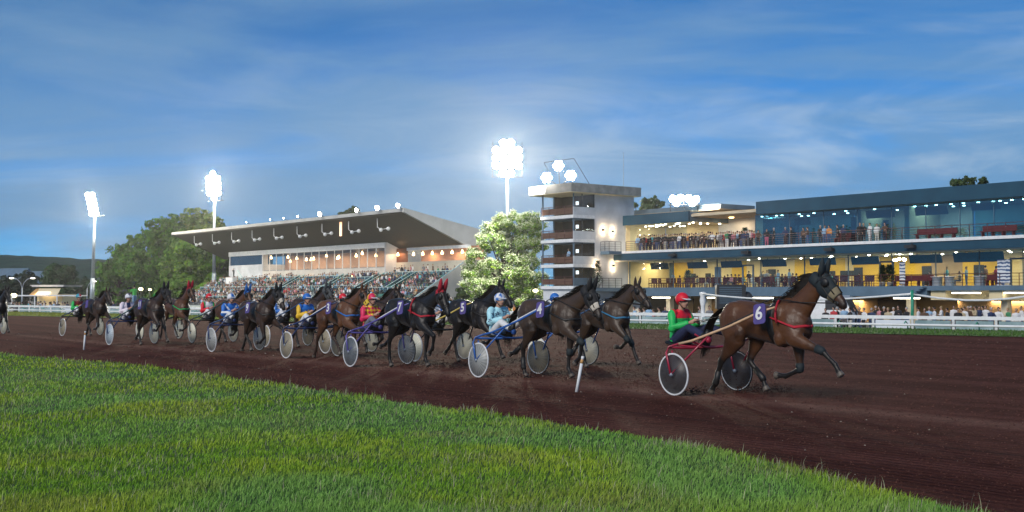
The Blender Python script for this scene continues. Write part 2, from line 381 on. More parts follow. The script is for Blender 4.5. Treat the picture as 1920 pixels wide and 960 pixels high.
def grass_blades():
    N_ = 430000
    # spread over the lawn in reach of the lens (and a step either side), thinner with distance
    u = rng.random(N_); y0, y1 = 6.0, 46.0
    k = -.75; Y = (y0 ** k + u * (y1 ** k - y0 ** k)) ** (1 / k)
    X = (rng.random(N_) * 2 - 1) * (.475 * Y + 1.6)
    edge = np.interp(X, EX, EY)
    jit = rng.normal(0, .06, N_) + .16 * np.sin(X * 2.1) * np.sin(X * 5.3 + 1) - .06
    ok = Y < edge + .03 + jit
    X, Y, edge = X[ok], Y[ok], edge[ok]; n = len(X)
    def fbm(x, y, s, seed):                                    # cheap value noise
        g = np.random.default_rng(seed).random((128, 128)); xi, yi = x * s, y * s
        x0, y0_ = np.floor(xi).astype(int), np.floor(yi).astype(int); fx, fy = xi - x0, yi - y0_
        fx, fy = fx * fx * (3 - 2 * fx), fy * fy * (3 - 2 * fy); q = lambda a, b: g[a % 128, b % 128]
        return (q(x0, y0_) * (1 - fx) + q(x0 + 1, y0_) * fx) * (1 - fy) + (q(x0, y0_ + 1) * (1 - fx) + q(x0 + 1, y0_ + 1) * fx) * fy
    patch = .5 * fbm(X, Y, .9, 1) + .3 * fbm(X, Y, 2.7, 2) + .2 * fbm(X, Y, 7.0, 3)
    ridge = fbm(X, Y, 1.7, 5)
    near_edge = np.clip(1 - (edge - Y) / .9, 0, 1)
    h = (.028 + .030 * rng.random(n)) * (.6 + .9 * patch) + near_edge * .05 * rng.random(n) * (fbm(X, Y, 1.3, 9) > .4)
    seed = rng.random(n) < (.014 + .20 * near_edge * (fbm(X, Y, 1.9, 21) > .42) + .22 * np.clip(ridge - .58, 0, 1)); h[seed] *= rng.uniform(1.4, 2.5, seed.sum())
    w = np.clip(.00036 * Y, .0030, .013) * rng.uniform(.7, 1.3, n); w[seed] *= .65
    ang = rng.random(n) * 2 * np.pi; lean = rng.normal(.35, .25, n); la = rng.random(n) * 2 * np.pi
    dx, dy = np.cos(ang) * w, np.sin(ang) * w
    lx, ly = np.cos(la) * lean * h + .012, np.sin(la) * lean * h
    b0 = np.stack([X - dx, Y - dy, np.full(n, LZ - .005)], 1); b1 = np.stack([X + dx, Y + dy, np.full(n, LZ - .005)], 1)
    m0 = np.stack([X - dx * .7 + lx * .35, Y - dy * .7 + ly * .35, LZ + h * .55], 1); m1 = np.stack([X + dx * .7 + lx * .35, Y + dy * .7 + ly * .35, LZ + h * .55], 1)
    tp = np.stack([X + lx, Y + ly, LZ + h * (1 - .25 * np.abs(lean))], 1)
    V = np.stack([b0, b1, m0, m1, tp], 1).reshape(-1, 3); i = np.arange(n)[:, None] * 5
    quads = i + np.array([[0, 1, 3, 2]]); tris = i + np.array([[2, 3, 4]])
    A = np.array([.160, .330, .020]); B = np.array([.340, .440, .036]); C = np.array([.170, .360, .085]); D = np.array([.42, .42, .26]); E_ = np.array([.25, .28, .07])
    t = np.clip(patch * 2.2 - .65 + rng.normal(0, .16, n), 0, 1)[:, None]
    c = A * (1 - t) + B * t
    t2 = np.clip((fbm(X, Y, .6, 11) - .5) * 2.4, 0, .8)[:, None]; c = c * (1 - t2) + C * t2
    t3 = np.clip((fbm(X, Y, 1.1, 15) - .62) * 3.0, 0, .7)[:, None] * (rng.random(n) < .6)[:, None]; c = c * (1 - t3) + E_ * t3
    c[seed] = D * rng.uniform(.6, 1.1, (seed.sum(), 1))
    c = c * rng.uniform(.72, 1.28, (n, 1))
    me = np_mesh("grass", V, quads, tris, tint_mat("grass_blade", .55, .1, 3, trans=.25, spec=.25), np.repeat(c, 5, 0))
    o = bpy.data.objects.new("grass", me); COL.objects.link(o)
    tag(o, "short green grass with pale seed heads along the track edge", "grass", kind='stuff')
grass_blades()
def crumbs():
    n = 30000; k = -.6; Y = (8.0 ** k + rng.random(n) * (62.0 ** k - 8.0 ** k)) ** (1 / k); X = (rng.random(n) * 2 - 1) * (.5 * Y + 2)
    ok = (Y > np.interp(X, EX, EY) - .25) & (Y < 52 + (10 - X) * .5); X, Y = X[ok], Y[ok]; n = len(X)
    r = np.clip(.0009 * Y, .006, .03) * rng.uniform(.5, 1.4, n); a = rng.random(n) * 6.28
    V = np.stack([np.stack([X + np.cos(a + t) * r * q, Y + np.sin(a + t) * r * q, z * r + .002], 1) for t, q, z in ((0, 1, 0), (2.1, 1.1, 0), (4.2, .9, 0), (1, .2, .85))], 1).reshape(-1, 3); i = np.arange(n)[:, None, None] * 4
    T_ = (i + np.array([[[0, 1, 3], [1, 2, 3], [2, 0, 3]]])).reshape(-1, 3); c = np.array([.085, .036, .027]) * rng.uniform(.55, 1.6, (n, 1)); pale = rng.random(n) < .006; c[pale] = (.30, .24, .20)
    me = np_mesh("crumbs", V, None, T_, tint_mat("cinder_crumb", .95, .1, 3, spec=.1), np.repeat(c, 4, 0)); o = bpy.data.objects.new("crumbs", me); COL.objects.link(o); tag(o, "loose cinder crumbs strewn over the red track", "dirt", kind='stuff')
crumbs()
def verge_blades():
    n = 26000; t = rng.uniform(-.35, 1.05, n); k = rng.random(n)
    A_, B_ = np.array(VE0)[:2], np.array(vd)[:2]; C_, D_ = np.array(rl(0, 1.2))[:2], np.array(rd)[:2]
    p = (A_ + B_ * t[:, None]) * (1 - k[:, None]) + (C_ + D_ * t[:, None]) * k[:, None]
    h = rng.uniform(.05, .16, n); w = rng.uniform(.02, .05, n); a = rng.random(n) * 6.28
    b0 = np.stack([p[:, 0] - np.cos(a) * w, p[:, 1] - np.sin(a) * w, np.full(n, .02)], 1); b1 = np.stack([p[:, 0] + np.cos(a) * w, p[:, 1] + np.sin(a) * w, np.full(n, .02)], 1)
    tp = np.stack([p[:, 0] + rng.normal(0, .03, n), p[:, 1] + rng.normal(0, .03, n), h], 1)
    V = np.stack([b0, b1, tp], 1).reshape(-1, 3)
    far = np.clip((t - .25) * 1.6, 0, 1)[:, None]  # brighter and yellower towards the left end: its lit look put into the colour
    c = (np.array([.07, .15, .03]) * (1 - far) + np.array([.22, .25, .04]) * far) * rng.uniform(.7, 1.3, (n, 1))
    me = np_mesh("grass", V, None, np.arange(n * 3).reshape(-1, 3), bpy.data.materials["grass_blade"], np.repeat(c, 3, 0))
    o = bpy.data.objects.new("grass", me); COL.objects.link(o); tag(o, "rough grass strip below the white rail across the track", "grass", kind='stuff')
verge_blades()

# ------------------------------------------------------------------ wooded hill far left
def hill():
    nx, ny = 260, 40; xs = np.linspace(-900, 500, nx); ys = np.linspace(620, 1150, ny)
    V = np.zeros((ny, nx, 3)); c = np.zeros((ny, nx, 3))
    for j in range(ny):
        for i in range(nx):
            x, y = xs[i], ys[j]; f = math.sin(min(1, j / 22) * math.pi / 2)
            prof = 26 * (1 + .16 * math.sin(x * .011 + 1.0)) * (1 / (1 + math.exp((x + 255) / 34))) + 4.5
            b = mnoise.noise((x * .07, y * .05, 2)) * 1.6 + mnoise.noise((x * .22, y * .16, 5)) * 1.3
            V[j, i] = (x, y, ZG + f * (prof * (y / 900) ** .6 + b)); k = .75 + .45 * mnoise.noise((x * .3, y * .2, 9))
            c[j, i] = np.array([.014, .052, .022]) * k
    q = [(j * nx + i, j * nx + i + 1, (j + 1) * nx + i + 1, (j + 1) * nx + i) for j in range(ny - 1) for i in range(nx - 1)]
    me = np_mesh("hill", V.reshape(-1, 3), q, None, tint_mat("wooded_hill", .95, .5, .25, bump=1.0), c.reshape(-1, 3), True)
    o = bpy.data.objects.new("hill", me); COL.objects.link(o); tag(o, kind='structure')
hill()

# ------------------------------------------------------------------ rails along the far side of the track
def along(t0, t1, step, off):
    n = max(1, int(abs(t1 - t0) * rd.length / step)); return [rl(t0 + (t1 - t0) * i / n, off) for i in range(n + 1)]
T0, T1 = -.40, 1.12
RANG = math.atan2(rd.y, rd.x)
rail = empty("running_rail", rl(0)); tag(rail, "low white tube rail on slanted green brackets along the track", "rail")
inv = Matrix.Translation(-rl(0))
mb = MB(); mb.tube([inv @ (p + Vector((0, 0, .27))) for p in along(T0, T1, 6, 0)], .055, 8); mb.build("tube", M_white, rail)
for p in along(T0, T1, 3.2, .55):
    m2 = MB(); q = inv @ p; nrm = (rl(0, 1) - rl(0)); m2.tube([q, q + Vector((0, 0, .30)), q + Vector((0, 0, .42)) - nrm * .25, q + Vector((0, 0, .27)) - nrm * .52], .028, 5)
    m2.build("bracket", M_green, rail)
bar = empty("spectator_barrier", rl(0, 1.5)); tag(bar, "white plank barrier with pale mesh panels behind the running rail", "barrier")
inv = Matrix.Translation(-rl(0, 1.5))
ax = rd.normalized(); nrm = (rl(0, 1) - rl(0)).normalized()
mb = MB(); a, b = inv @ rl(T0, 1.5), inv @ rl(T1, 1.5)
for z0, z1, d in ((.50, .66, .05),):
    mb.hexa([a + nrm * -d + Vector((0, 0, z0)), b + nrm * -d + Vector((0, 0, z0)), b + nrm * d + Vector((0, 0, z0)), a + nrm * d + Vector((0, 0, z0)),
             a + nrm * -d + Vector((0, 0, z1)), b + nrm * -d + Vector((0, 0, z1)), b + nrm * d + Vector((0, 0, z1)), a + nrm * d + Vector((0, 0, z1))])
mb.build("plank", M_white, bar)
pts = along(T0, T1, 1.9, 1.5)
for i, p in enumerate(pts):
    q = inv @ p; m2 = MB(); m2.box(q.x - .045, q.x + .045, q.y - .045, q.y + .045, 0, .50); m2.build("post", M_white, bar) if i < 95 else None
mesh_a = pm("pale_mesh_panel", (.30, .40, .42), (.16, .24, .26), 1.4, .7); mesh_b = pm("white_banner", (.62, .66, .72), (.55, .6, .68), 1, .7)
for j in range(0, len(pts) - 1):
    p, q = inv @ pts[j], inv @ pts[j + 1]
    if random.random() < .12 or j > 90: continue
    m2 = MB(); e = ax * .12
    m2.prism([p + e + Vector((0, 0, .06)), q - e + Vector((0, 0, .06)), q - e + Vector((0, 0, .45)), p + e + Vector((0, 0, .45))], nrm * .02)
    m2.build("panel", mesh_b if random.random() < .3 else mesh_a, bar)

# finish pole with its sagging tape, stakes in the cinder
fp = P(1711, 614, 57.0); top = P(1711, 547, 57.0)
mb = MB(); mb.tube([(0, 0, -.05), (0, 0, top.z - fp.z + .05)], .075, 8); mb.lathe([(.02, top.z - fp.z + .05), (.09, top.z - fp.z + .06), (.02, top.z - fp.z + .10)], 8)
o = mb.build("marker_pole", M_green); o.location = fp; tag(o, "slim green pole standing at the white rail under a sagging white tape", "pole")
def tape(px, Y0, Y1, label):
    mb = MB(); n = len(px); pts = [P(x, y, Y0 + (Y1 - Y0) * i / (n - 1)) for i, (x, y) in enumerate(px)]
    c = pts[0].copy(); mb.loft([p - c for p in pts], .055, .025, 6, (1, .6, 0)); o = mb.build("tape", M_white); o.location = c
    tag(o, label, "tape", "white tapes strung above the rail")
tape([(1712, 552), (1760, 559), (1810, 563), (1850, 563), (1890, 560), (1940, 554), (2000, 545)], 57, 50, "white tape sagging from the green pole towards the right")
tape([(1318, 551), (1350, 555), (1400, 559), (1460, 562), (1530, 562), (1590, 560), (1650, 556), (1710, 551)], 72, 57.1, "white tape sagging between the white post and the green pole")
pw = P(1318, 600, 73); mb = MB(); hh = P(1318, 548, 73).z - pw.z
mb.lathe([(.15, -.6), (.17, .1), (.12, .2), (.13, hh * .5), (.20, hh * .7), (.15, hh * .85), (.22, hh * .93), (.20, hh), (.05, hh + .02)], 10)
o = mb.build("wrapped_post", M_white); o.location = pw; tag(o, "white wrapped post holding the tape behind the red helmeted driver", "post")
def stake(x0, y0, x1, y1, label):
    b = G(x0, y0); t = P(x1, y1, b.y); d = t - b; mb = MB()
    mb.tube([(0, 0, -.05), tuple(d * .80)], .026, 10, 0); mb.tube([tuple(d * .80), tuple(d * .91)], .0265, 10, 1); mb.tube([tuple(d * .91), tuple(d)], .026, 10, 0)
    o = mb.build("marker_stake", [M_white, pm("orange_band", (.55, .30, .10), (.45, .24, .08), 30, .6)]); o.location = b; tag(o, label, "stake", "white stakes in the cinder track")
stake(1080, 735, 1093, 668, "leaning white stake with an orange band, beside the horse numbered 4")
stake(157, 656, 160, 621, "small white stake in the cinder near the left end of the lawn")

# ------------------------------------------------------------------ generic building bits
class Bld:
    """boxes in a building's own frame: x along the front, y away from the track, z in world heights"""
    def __init__(s, name, origin, label, cat, group=None):
        s.e = empty(name, (origin[0], origin[1], ZG), PHI); tag(s.e, label, cat, group); s.o = Vector((origin[0], origin[1], 0))
    def part(s, name, m, boxes, parent=None):
        if name in ('partition', 'post', 'mullion', 'box_window', 'window_frame', 'seat_row', 'beam', 'side_window', 'column') and len(boxes) > 1:
            return [s.part(name, m, [b], parent) for b in boxes][-1]
        mb = MB()
        for b in boxes: mb.box(b[0], b[1], b[2], b[3], b[4] - ZG, b[5] - ZG)
        return mb.build(name, m, parent or s.e)
    def w(s, x, y, z): return s.o + UDIR * x + VDIR * y + Vector((0, 0, z))
    def l(s, x, y, z): return Vector((x, y, z - ZG))
    def sx(s, px, y=0.0):                                     # place along the front seen at column px
        p = (px - CX) / F; ox, oy = s.o.x + VDIR.x * y, s.o.y + VDIR.y * y
        return (p * oy - ox) / (UDIR.x - p * UDIR.y)
    def z(s, px, py, y=0.0): x = s.sx(px, y); return P(px, py, (s.w(x, y, 0)).y).z
    def rail(s, name, m, pts, h=1.0, gap=1.8, bars=4, r=.03, parent=None):
        mb = MB(); pts = [s.l(*p) for p in pts]
        for a, b in zip(pts, pts[1:]):
            n = max(1, round((b - a).length / gap))
            for i in range(n + 1):
                q = a.lerp(b, i / n); mb.tube([q, q + Vector((0, 0, h))], r * 1.15, 4)
            for k in range(1, bars + 1):
                d = Vector((0, 0, h * k / bars)); mb.tube([a + d, b + d], r if k == bars else r * .55, 4)
        return mb.build(name, m, parent or s.e)
# ------------------------------------------------------------------ restaurant building on the right
B = Bld("restaurant_building", (12.3, 132.5), "long blue restaurant building with two glazed balcony storeys", "building")
XE = 64.0; xs19 = B.sx(1415); xs10 = B.sx(1288); xthin = B.sx(1752)
B.part("balcony_slab", M_bluegrey, [(0, xthin, -1.2, 9, 1.50, 2.40)])
B.part("balcony_slab", M_bluegrey, [(xthin + .002, XE, -1.2, 9, 2.0, 2.40)])
B.part("balcony_slab", M_blue, [(0, XE, -1.2, 9, 5.45, 6.20)])
B.part("slab_edge", M_white, [(0, XE, -1.3, .8, 6.203, 6.46)])
B.part("floor", pm("grey_floor", (.2, .19, .18), None, 1, .6), [(0, XE, .8, 9, 6.203, 6.45)])
B.part("light_strip", pm("pale_soffit", (.62, .60, .52), None, 1, .7), [(0, XE, -1.0, 8.9, 5.36, 5.447)])
# ground floor
B.part("back_wall", M_orangewall, [(0, XE, 8.6, 9, ZG, 1.5)])
B.part("partition", M_orangewall, [(B.sx(1584, 3), B.sx(1610, 3), 3, 8.6, ZG, 1.5), (B.sx(1795, 3), XE, 3.0, 3.3, ZG, 1.2)])
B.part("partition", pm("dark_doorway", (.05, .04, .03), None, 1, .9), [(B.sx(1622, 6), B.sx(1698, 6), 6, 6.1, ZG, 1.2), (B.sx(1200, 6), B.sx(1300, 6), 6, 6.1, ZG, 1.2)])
for px in (1165, 1250, 1320, 1402, 1500, 1702, 1880): B.part("column", pm("cream_concrete", (.55, .48, .36), None, 2, .8), [(B.sx(px) - .3, B.sx(px) + .3, .2, .8, ZG, 1.498)])
B.part("beam", M_cream, [(xthin + .3, XE, .9, 1.4, 1.15, 1.998), (xthin + .2, xthin + 1.6, -.9, .8, 1.2, 1.998), (B.sx(1865), B.sx(1890), -.9, .8, 1.2, 1.998)])
B.part("white_fascia", M_white, [(.0, B.sx(1225), -1.25, -1.203, 1.25, 1.60)])
for px in (1240, 1345, 1430, 1580, 1700, 1812, 1912):
    x = B.sx(px, -.6); zt = 1.40 if px < 1750 else 1.86
    f = B.part("light_fitting", M_white, [(x - 1.3, x + 1.3, -.8, -.5, zt - .02, zt + .10)])
    B.part("tube_lamp", M_tube, [(x - 1.25, x + 1.25, -.78, -.52, zt - .12, zt - .022)], f)
for px in (1270, 1450, 1600, 1760, 1900):
    x = B.sx(px, 3); light("ground_floor_light", 'AREA', B.l(x, 3.2, 1.10), 190, (1, .74, .42), B.e, 4, 1.0)
# lower restaurant room
wy = 7.6
segs = [(0, 1230, M_cream), (1230, 1262, M_bluegrey), (1262, 1300, M_yellow), (1300, 1372, M_cream), (1372, 1400, M_yellow), (1400, 1490, M_cream), (1490, 1585, M_yellow), (1585, 1600, M_cream), (1600, 1746, M_yellow), (1746, 1805, M_tan), (1805, 1880, M_yellow), (1880, 2300, M_cream)]
for a, b, m in segs: B.part("back_wall", m, [(max(.2, B.sx(a, wy)) if a else .2, min(XE, B.sx(b, wy)) - .003, wy, wy + .2, 2.42, 5.35)])
B.part("end_wall", M_cream, [(.06, .16, 1.06, 7.58, 2.42, 5.35)])
for i, px in enumerate(range(1180, 1921, 82)):
    x = B.sx(px, .9)
    B.part("window", M_glass, [(x, B.sx(px + 82, .9) - .05, .95, 1.0, 2.42, 5.35)])
    B.part("mullion", M_bluegrey, [(x - .025, x + .022, .9, 1.04, 2.42, 5.35)])
for px in (1392, 1652): B.part("door_frame", M_bluegrey, [(B.sx(px) - .75, B.sx(px) - .6, .80, .92, 2.41, 4.7), (B.sx(px) + .6, B.sx(px) + .75, .80, .92, 2.41, 4.7), (B.sx(px) - .6, B.sx(px) + .6, .80, .92, 4.55, 4.7)])
B.part("door_frame", M_bluegrey, [(B.sx(1900) - .75, B.sx(1900) - .6, .80, .92, 2.41, 4.7), (B.sx(1900) + .6, B.sx(1900) + .75, .80, .92, 2.41, 4.7), (B.sx(1900) - .6, B.sx(1900) + .6, .80, .92, 4.55, 4.7)])
for px, py in ((1240, 512), (1448, 515), (1610, 506), (1738, 505), (1836, 505)):
    x = B.sx(px, wy); B.part("inner_door", M_dark, [(x - .5, x + .5, wy - .06, wy - .003, 2.43, 4.35)])
for px in (1300, 1328, 1560, 1582, 1595): x = B.sx(px, wy); B.part("picture", M_dark, [(x - .4, x + .4, wy - .05, wy - .003, 3.5, 4.05)])
nl = 0
for px in range(1190, 1925, 26):
    for yy in (2.4, 5.4):
        if random.random() < .38: continue
        x = B.sx(px + random.uniform(-6, 6), yy); mb = MB(); mb.lathe([(.11, 0), (.11, -.05)], 8, B.l(x, yy, 5.357)); mb.build("downlight", M_down, B.e); nl += 1
for xq in np.arange(2.2, 50, 5.2):
    light("restaurant_light", 'AREA', B.l(float(xq), 4.6, 5.30), 125, (1.0, .76, .38), B.e, 3.2, 1.6)
# chandelier-like lamp over the yellow room
x = B.sx(1686, 3.5)
for k in range(5): mb = MB(); mb.ell(B.l(x + random.uniform(-.7, .7), 3.5 + random.uniform(-.3, .3), 4.9 + random.uniform(-.15, .15)), .13, 8, 6); mb.build("globe_lamp", M_down, B.e)
B.rail("balcony_railing", M_darkred, [(xthin, -1.1, 2.40), (B.sx(1230), -1.1, 2.40)], 1.0, 1.55, 4, .028)
B.rail("balcony_railing", M_darkred, [(xthin, -1.1, 2.40), (XE, -1.1, 2.40)], 1.0, 1.6, 4, .028)
B.part("stair", M_bluegrey, [(xthin - 2.2 + k * .32, xthin - 1.9 + k * .32, -1.9, -1.22, 1.2 + k * .17, 1.28 + k * .17) for k in range(7)])
# upper storey, right wing
B.part("roof", M_bluegrey, [(xs19, XE, .5, 9.2, 9.85, 10.8)])
B.part("fascia", M_blue, [(xs19, XE, .25, .5, 9.70, 10.95)])
B.part("fascia", M_blue, [(xs19 - .02, xs19 + .2, .5, 9.2, 9.70, 10.95)])
B.part("ceiling", pm("blue_ceiling", (.16, .24, .27), None, 1, .7), [(xs19 + .2, XE, .5, 9, 9.66, 9.698)])
useg = [(1415, 1600, pm("sky_tinted_wall", (.10, .26, .30), (.08, .22, .27), .4, .7)), (1600, 1700, pm("pinkish_wall", (.52, .40, .32), None, 1, .7)), (1700, 1825, pm("beige_wall", (.50, .42, .36), None, 1, .7)), (1825, 2300, pm("sky_tinted_wall_dark", (.10, .22, .26), None, .4, .7))]  # teal tones paint the sky's reflection in the glass onto the back wall
for a, b, m in useg: B.part("back_wall", m, [(B.sx(a, 7) + .25, min(XE, B.sx(b, 7)) - .003, 7, 7.2, 6.46, 9.655)])
B.part("partition", M_tan, [(B.sx(1607, 2), B.sx(1607, 2) + .5, 2, 7, 6.46, 9.655), (B.sx(1697, 2), B.sx(1697, 2) + .5, 2, 7, 6.46, 9.655)])
B.part("partition", M_dark, [(B.sx(1596, 2.4), B.sx(1605, 2.4), 2.4, 2.5, 6.46, 9.0)])
B.part("end_window", M_glassb, [(xs19 + .05, xs19 + .09, 1.25, 7, 6.47, 9.69)])
for px in range(1417, 1960, 64):
    x = B.sx(px, 1.2); B.part("window", M_glassb, [(x, B.sx(px + 64, 1.2) - .04, 1.2, 1.25, 6.47, 9.69)])
    B.part("mullion", M_bluegrey, [(x - .022, x + .018, 1.17, 1.28, 6.47, 9.69)])
for px in range(1425, 1930, 24):
    for yy in (2.6, 5.2):
        if random.random() < .40: continue
        x = B.sx(px + random.uniform(-8, 8), yy); mb = MB(); mb.lathe([(.12, 0), (.12, -.05)], 8, B.l(x, yy, 9.65)); mb.build("downlight", M_down, B.e)
for px, e_ in ((1480, 55), (1560, 55), (1650, 150), (1745, 130), (1800, 130), (1890, 45)): light("restaurant_light", 'AREA', B.l(B.sx(px, 4), 4, 9.55), e_, (1.0, .80, .60), B.e, 2.6, 1.6)
# upper storey, left wing: glass room and open terrace
B.part("fascia", M_blue, [(.0, xs10, .25, .5, 9.45, 10.55)])
B.part("roof", M_bluegrey, [(.0, xs10, .5, 9, 9.50, 10.5)])
B.part("ceiling", M_cream, [(.05, xs10, .5, 8.9, 9.42, 9.448)])
B.part("upper_roof", pm("zinc_roof", (.12, .17, .21), None, 1, .5), [(-4.2, B.sx(1352, 4), 4.0, 9.6, 10.95, 11.45)])
B.part("upper_roof_soffit", M_tan, [(-4.1, B.sx(1352, 4) - .1, 3.9, 9.5, 10.80, 10.945)])
B.part("canopy", M_tan, [(xs10 + .002, xs19 - .03, .9, 9, 9.95, 10.30)])
B.part("canopy_edge", pm("pale_edge", (.5, .42, .3), None, 1, .7), [(xs10 + .01, xs19 - .04, .7, .895, 9.98, 10.22)])
B.part("back_wall", pm("brown_wall", (.30, .21, .12), None, .6, .7), [(xs10, B.sx(1352, 7) - .003, 7, 7.2, 6.46, 9.94)])
B.part("back_wall", M_wall, [(B.sx(1352, 7), xs19 - .03, 6.6, 6.8, 6.46, 9.94)])
B.part("back_wall", M_cream, [(.2, xs10 - .003, 7, 7.2, 6.46, 9.41)])
for px in range(1182, 1285, 36):
    x = B.sx(px, .6); B.part("window", M_glass, [(x, B.sx(min(px + 36, 1288), .6) - .05, .6, .65, 6.47, 9.44)])
B.part("end_wall", M_cream, [(.06, .16, .70, 6.98, 6.47, 9.41)])
for k in range(26):
    x, yy = random.uniform(.8, xs10 - .3), random.choice((1.6, 2.8, 4.2, 5.6)); mb = MB(); mb.lathe([(.10, 0), (.10, -.05)], 8, B.l(x, yy, 9.415)); mb.build("downlight", M_down, B.e)
light("terrace_light", 'AREA', B.l(xs10 * .5, 3.5, 9.35), 130, (1, .84, .6), B.e, 7, 3)
for px in (1305, 1372): 
    x = B.sx(px, 4.5); mb = MB(); mb.lathe([(.28, 0), (.22, -.10)], 10, B.l(x, 4.5, 9.945)); mb.build("ceiling_lamp", M_lampw, B.e); light("terrace_light", 'AREA', B.l(x, 4.5, 9.80), 120, (1, .72, .42), B.e, .8)
B.part("screen", em("white_screen", (.8, .9, 1), 1.3), [(B.sx(1190, 4), B.sx(1213, 4), 4, 4.1, 8.55, 9.25)])
B.rail("balcony_railing", M_darkred, [(B.sx(1165, -1.2) + .7, -1.15, 6.46), (xs19, -1.15, 6.46)], 1.05, 1.5, 5, .028)
B.rail("balcony_railing", M_darkred, [(xs19, -1.15, 6.46), (XE, -1.15, 6.46)], 1.05, 1.6, 5, .028)
B.part("side_balcony", M_bluegrey, [(.03, 1.5, -3.2, -1.31, 6.1, 6.46)]); B.rail("balcony_railing", M_dark, [(.06, -3.15, 6.46), (1.45, -3.15, 6.46), (1.45, -1.35, 6.46)], 1.05, .9, 4, .025)
B.part("side_balcony", M_bluegrey, [(.03, 1.5, -5.2, -1.21, 2.0, 2.40)]); B.rail("balcony_railing", M_dark, [(.06, -5.15, 2.40), (1.45, -5.15, 2.40), (1.45, -1.25, 2.40)], 1.05, .9, 4, .025)
for k, px in enumerate((1262, 1400, 1556, 1708)):                       # floodlights hung below the upper balcony
    x = B.sx(px, -1.5); mb = MB(); c = B.l(x, -1.62, 5.85); mb.box(c.x - .45, c.x + .45, c.y - .2, c.y + .25, c.z - .16, c.z + .12); mb.tube([c + Vector((0, .1, .1)), c + Vector((0, .38, .25))], .05, 5); mb.build("floodlight", M_dark, B.e)
# roof floodlights
def lamp_head(parent, c, r, aim, m=M_lamp, name="lamp_head"):
    """a round floodlight: housing with an emitting lens as its sub-part"""
    q = Vector(aim).normalized().to_track_quat('Z', 'Y').to_matrix().to_4x4(); q.translation = Vector(c)
    mb = MB(); mb.lathe([(r * .35, -r * 1.0), (r * .75, -r * .7), (r * 1.05, 0), (r * 1.08, .06 * r), (r * .95, .05 * r)], 12); mb.v = [tuple(q @ Vector(v)) for v in mb.v]
    h = mb.build(name, M_dark, parent)
    m2 = MB(); m2.lathe([(r * .94, r * .08), (r * .7, r * .22), (r * .1, r * .28)], 12); m2.v = [tuple(q @ Vector(v)) for v in m2.v]; m2.build("lens", m, h)
    return h
RIGHTAIM = Vector((.1, -.95, -.3))
rf = empty("roof_floodlight", P(1283, 386, 128)); tag(rf, "row of blazing floodlights on a frame above the restaurant roof", "floodlight")
mb = MB(); mb.tube([(-1.7, 0, .1), (1.7, 0, .1)], .05, 6)
for dx in (-1.5, 0, 1.5): mb.tube([(dx, .1, -.6), (dx, .1, .75)], .05, 6)
mb.build("frame", M_dark, rf)
for dx, dz in ((-1.25, .75), (-.42, .85), (.42, .80), (1.25, .70), (-.85, .35), (.85, .35)): lamp_head(rf, (dx, -.1, dz), .42, RIGHTAIM, M_lamp2)

# ------------------------------------------------------------------ judges' tower
T = Bld("judges_tower", (6.7, 128.0), "white judges' tower with four open balcony storeys and a broad flat roof", "tower")
T.part("base_wall", M_wall, [(-5.5, 0, .3, 9, ZG, 2.45)])
T.part("wall", M_wall, [(-5.5, 0, 3.2, 9.2, 2.452, 12.75)])
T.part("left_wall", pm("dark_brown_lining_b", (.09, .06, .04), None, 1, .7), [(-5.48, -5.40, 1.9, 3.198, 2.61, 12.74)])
zf = [2.60, 5.0, 7.75, 10.4]; zt = [4.62, 7.32, 9.98, 12.78]
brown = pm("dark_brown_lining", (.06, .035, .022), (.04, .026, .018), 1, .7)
for k in range(4):
    T.part("floor_slab", M_white, [(-5.6, -.02 if k else .0, 0, 3.19, zf[k] - .35, zf[k])])
    if k: T.part("lintel", M_bluegrey, [(-5.45, -.1, .1, 3.19, zt[k - 1], zf[k] - .352)])
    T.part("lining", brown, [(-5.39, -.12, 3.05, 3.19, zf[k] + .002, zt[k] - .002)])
    T.part("post", M_bluegrey, [(-5.5, -5.36, .12, .26, zf[k], zt[k]), (-.24, -.1, .12, .26, zf[k], zt[k]), (-5.5, -5.38, 1.75, 1.88, zf[k], zt[k])])
    T.part("side_window", M_glass, [(-.09, -.05, .3, 3.04, zf[k] + .9, zt[k] - .003)])
    T.part("side_parapet", M_wall if k else M_bluegrey, [(-.12, -.02, .05, 3.19, zf[k] + .002, zf[k] + .88)])
    T.part("window_frame", M_dark, [(-.1, -.03, 1.3, 1.38, zf[k] + .9, zt[k] - .002), (-.1, -.03, 3.05, 3.15, zf[k] + .9, zt[k] - .002)])
    if k < 3 or True: T.part("balustrade", pm("timber_balustrade", (.12, .06, .04), None, 4, .7, stretch=(6, 1, 1)), [(-5.4 + .02, -.26, .06, .10, zf[k] + .15, zf[k] + .80)])
    T.rail("balcony_railing", M_darkred, [(-5.5, .03, zf[k]), (-.15, .03, zf[k])], 1.0, 1.35, 2, .03)
    T.rail("balcony_railing", M_bluegrey, [(-5.5, .05, zf[k]), (-5.5, 3.1, zf[k])], 1.0, 1.4, 3, .025)
    T.part("notice", em("lit_screen", (.9, .95, 1), .8), [(-3.0, -2.55, 3.0, 3.045, zf[k] + 1.35, zf[k] + 1.75)])
    T.part("desk", brown, [(-3.2, -.8, 1.5, 2.1, zf[k] + .72, zf[k] + .80)])
    light("tower_light", 'AREA', T.l(-2.4, 1.9, zt[k] - .06), 6, (1, .85, .62), T.e, 1.6)
T.part("soffit", M_cream, [(-6.45, .8, -.95, 9.45, 12.76, 12.84)])
T.part("roof", M_conc, [(-6.5, .85, -1.0, 9.5, 12.842, 13.80)])
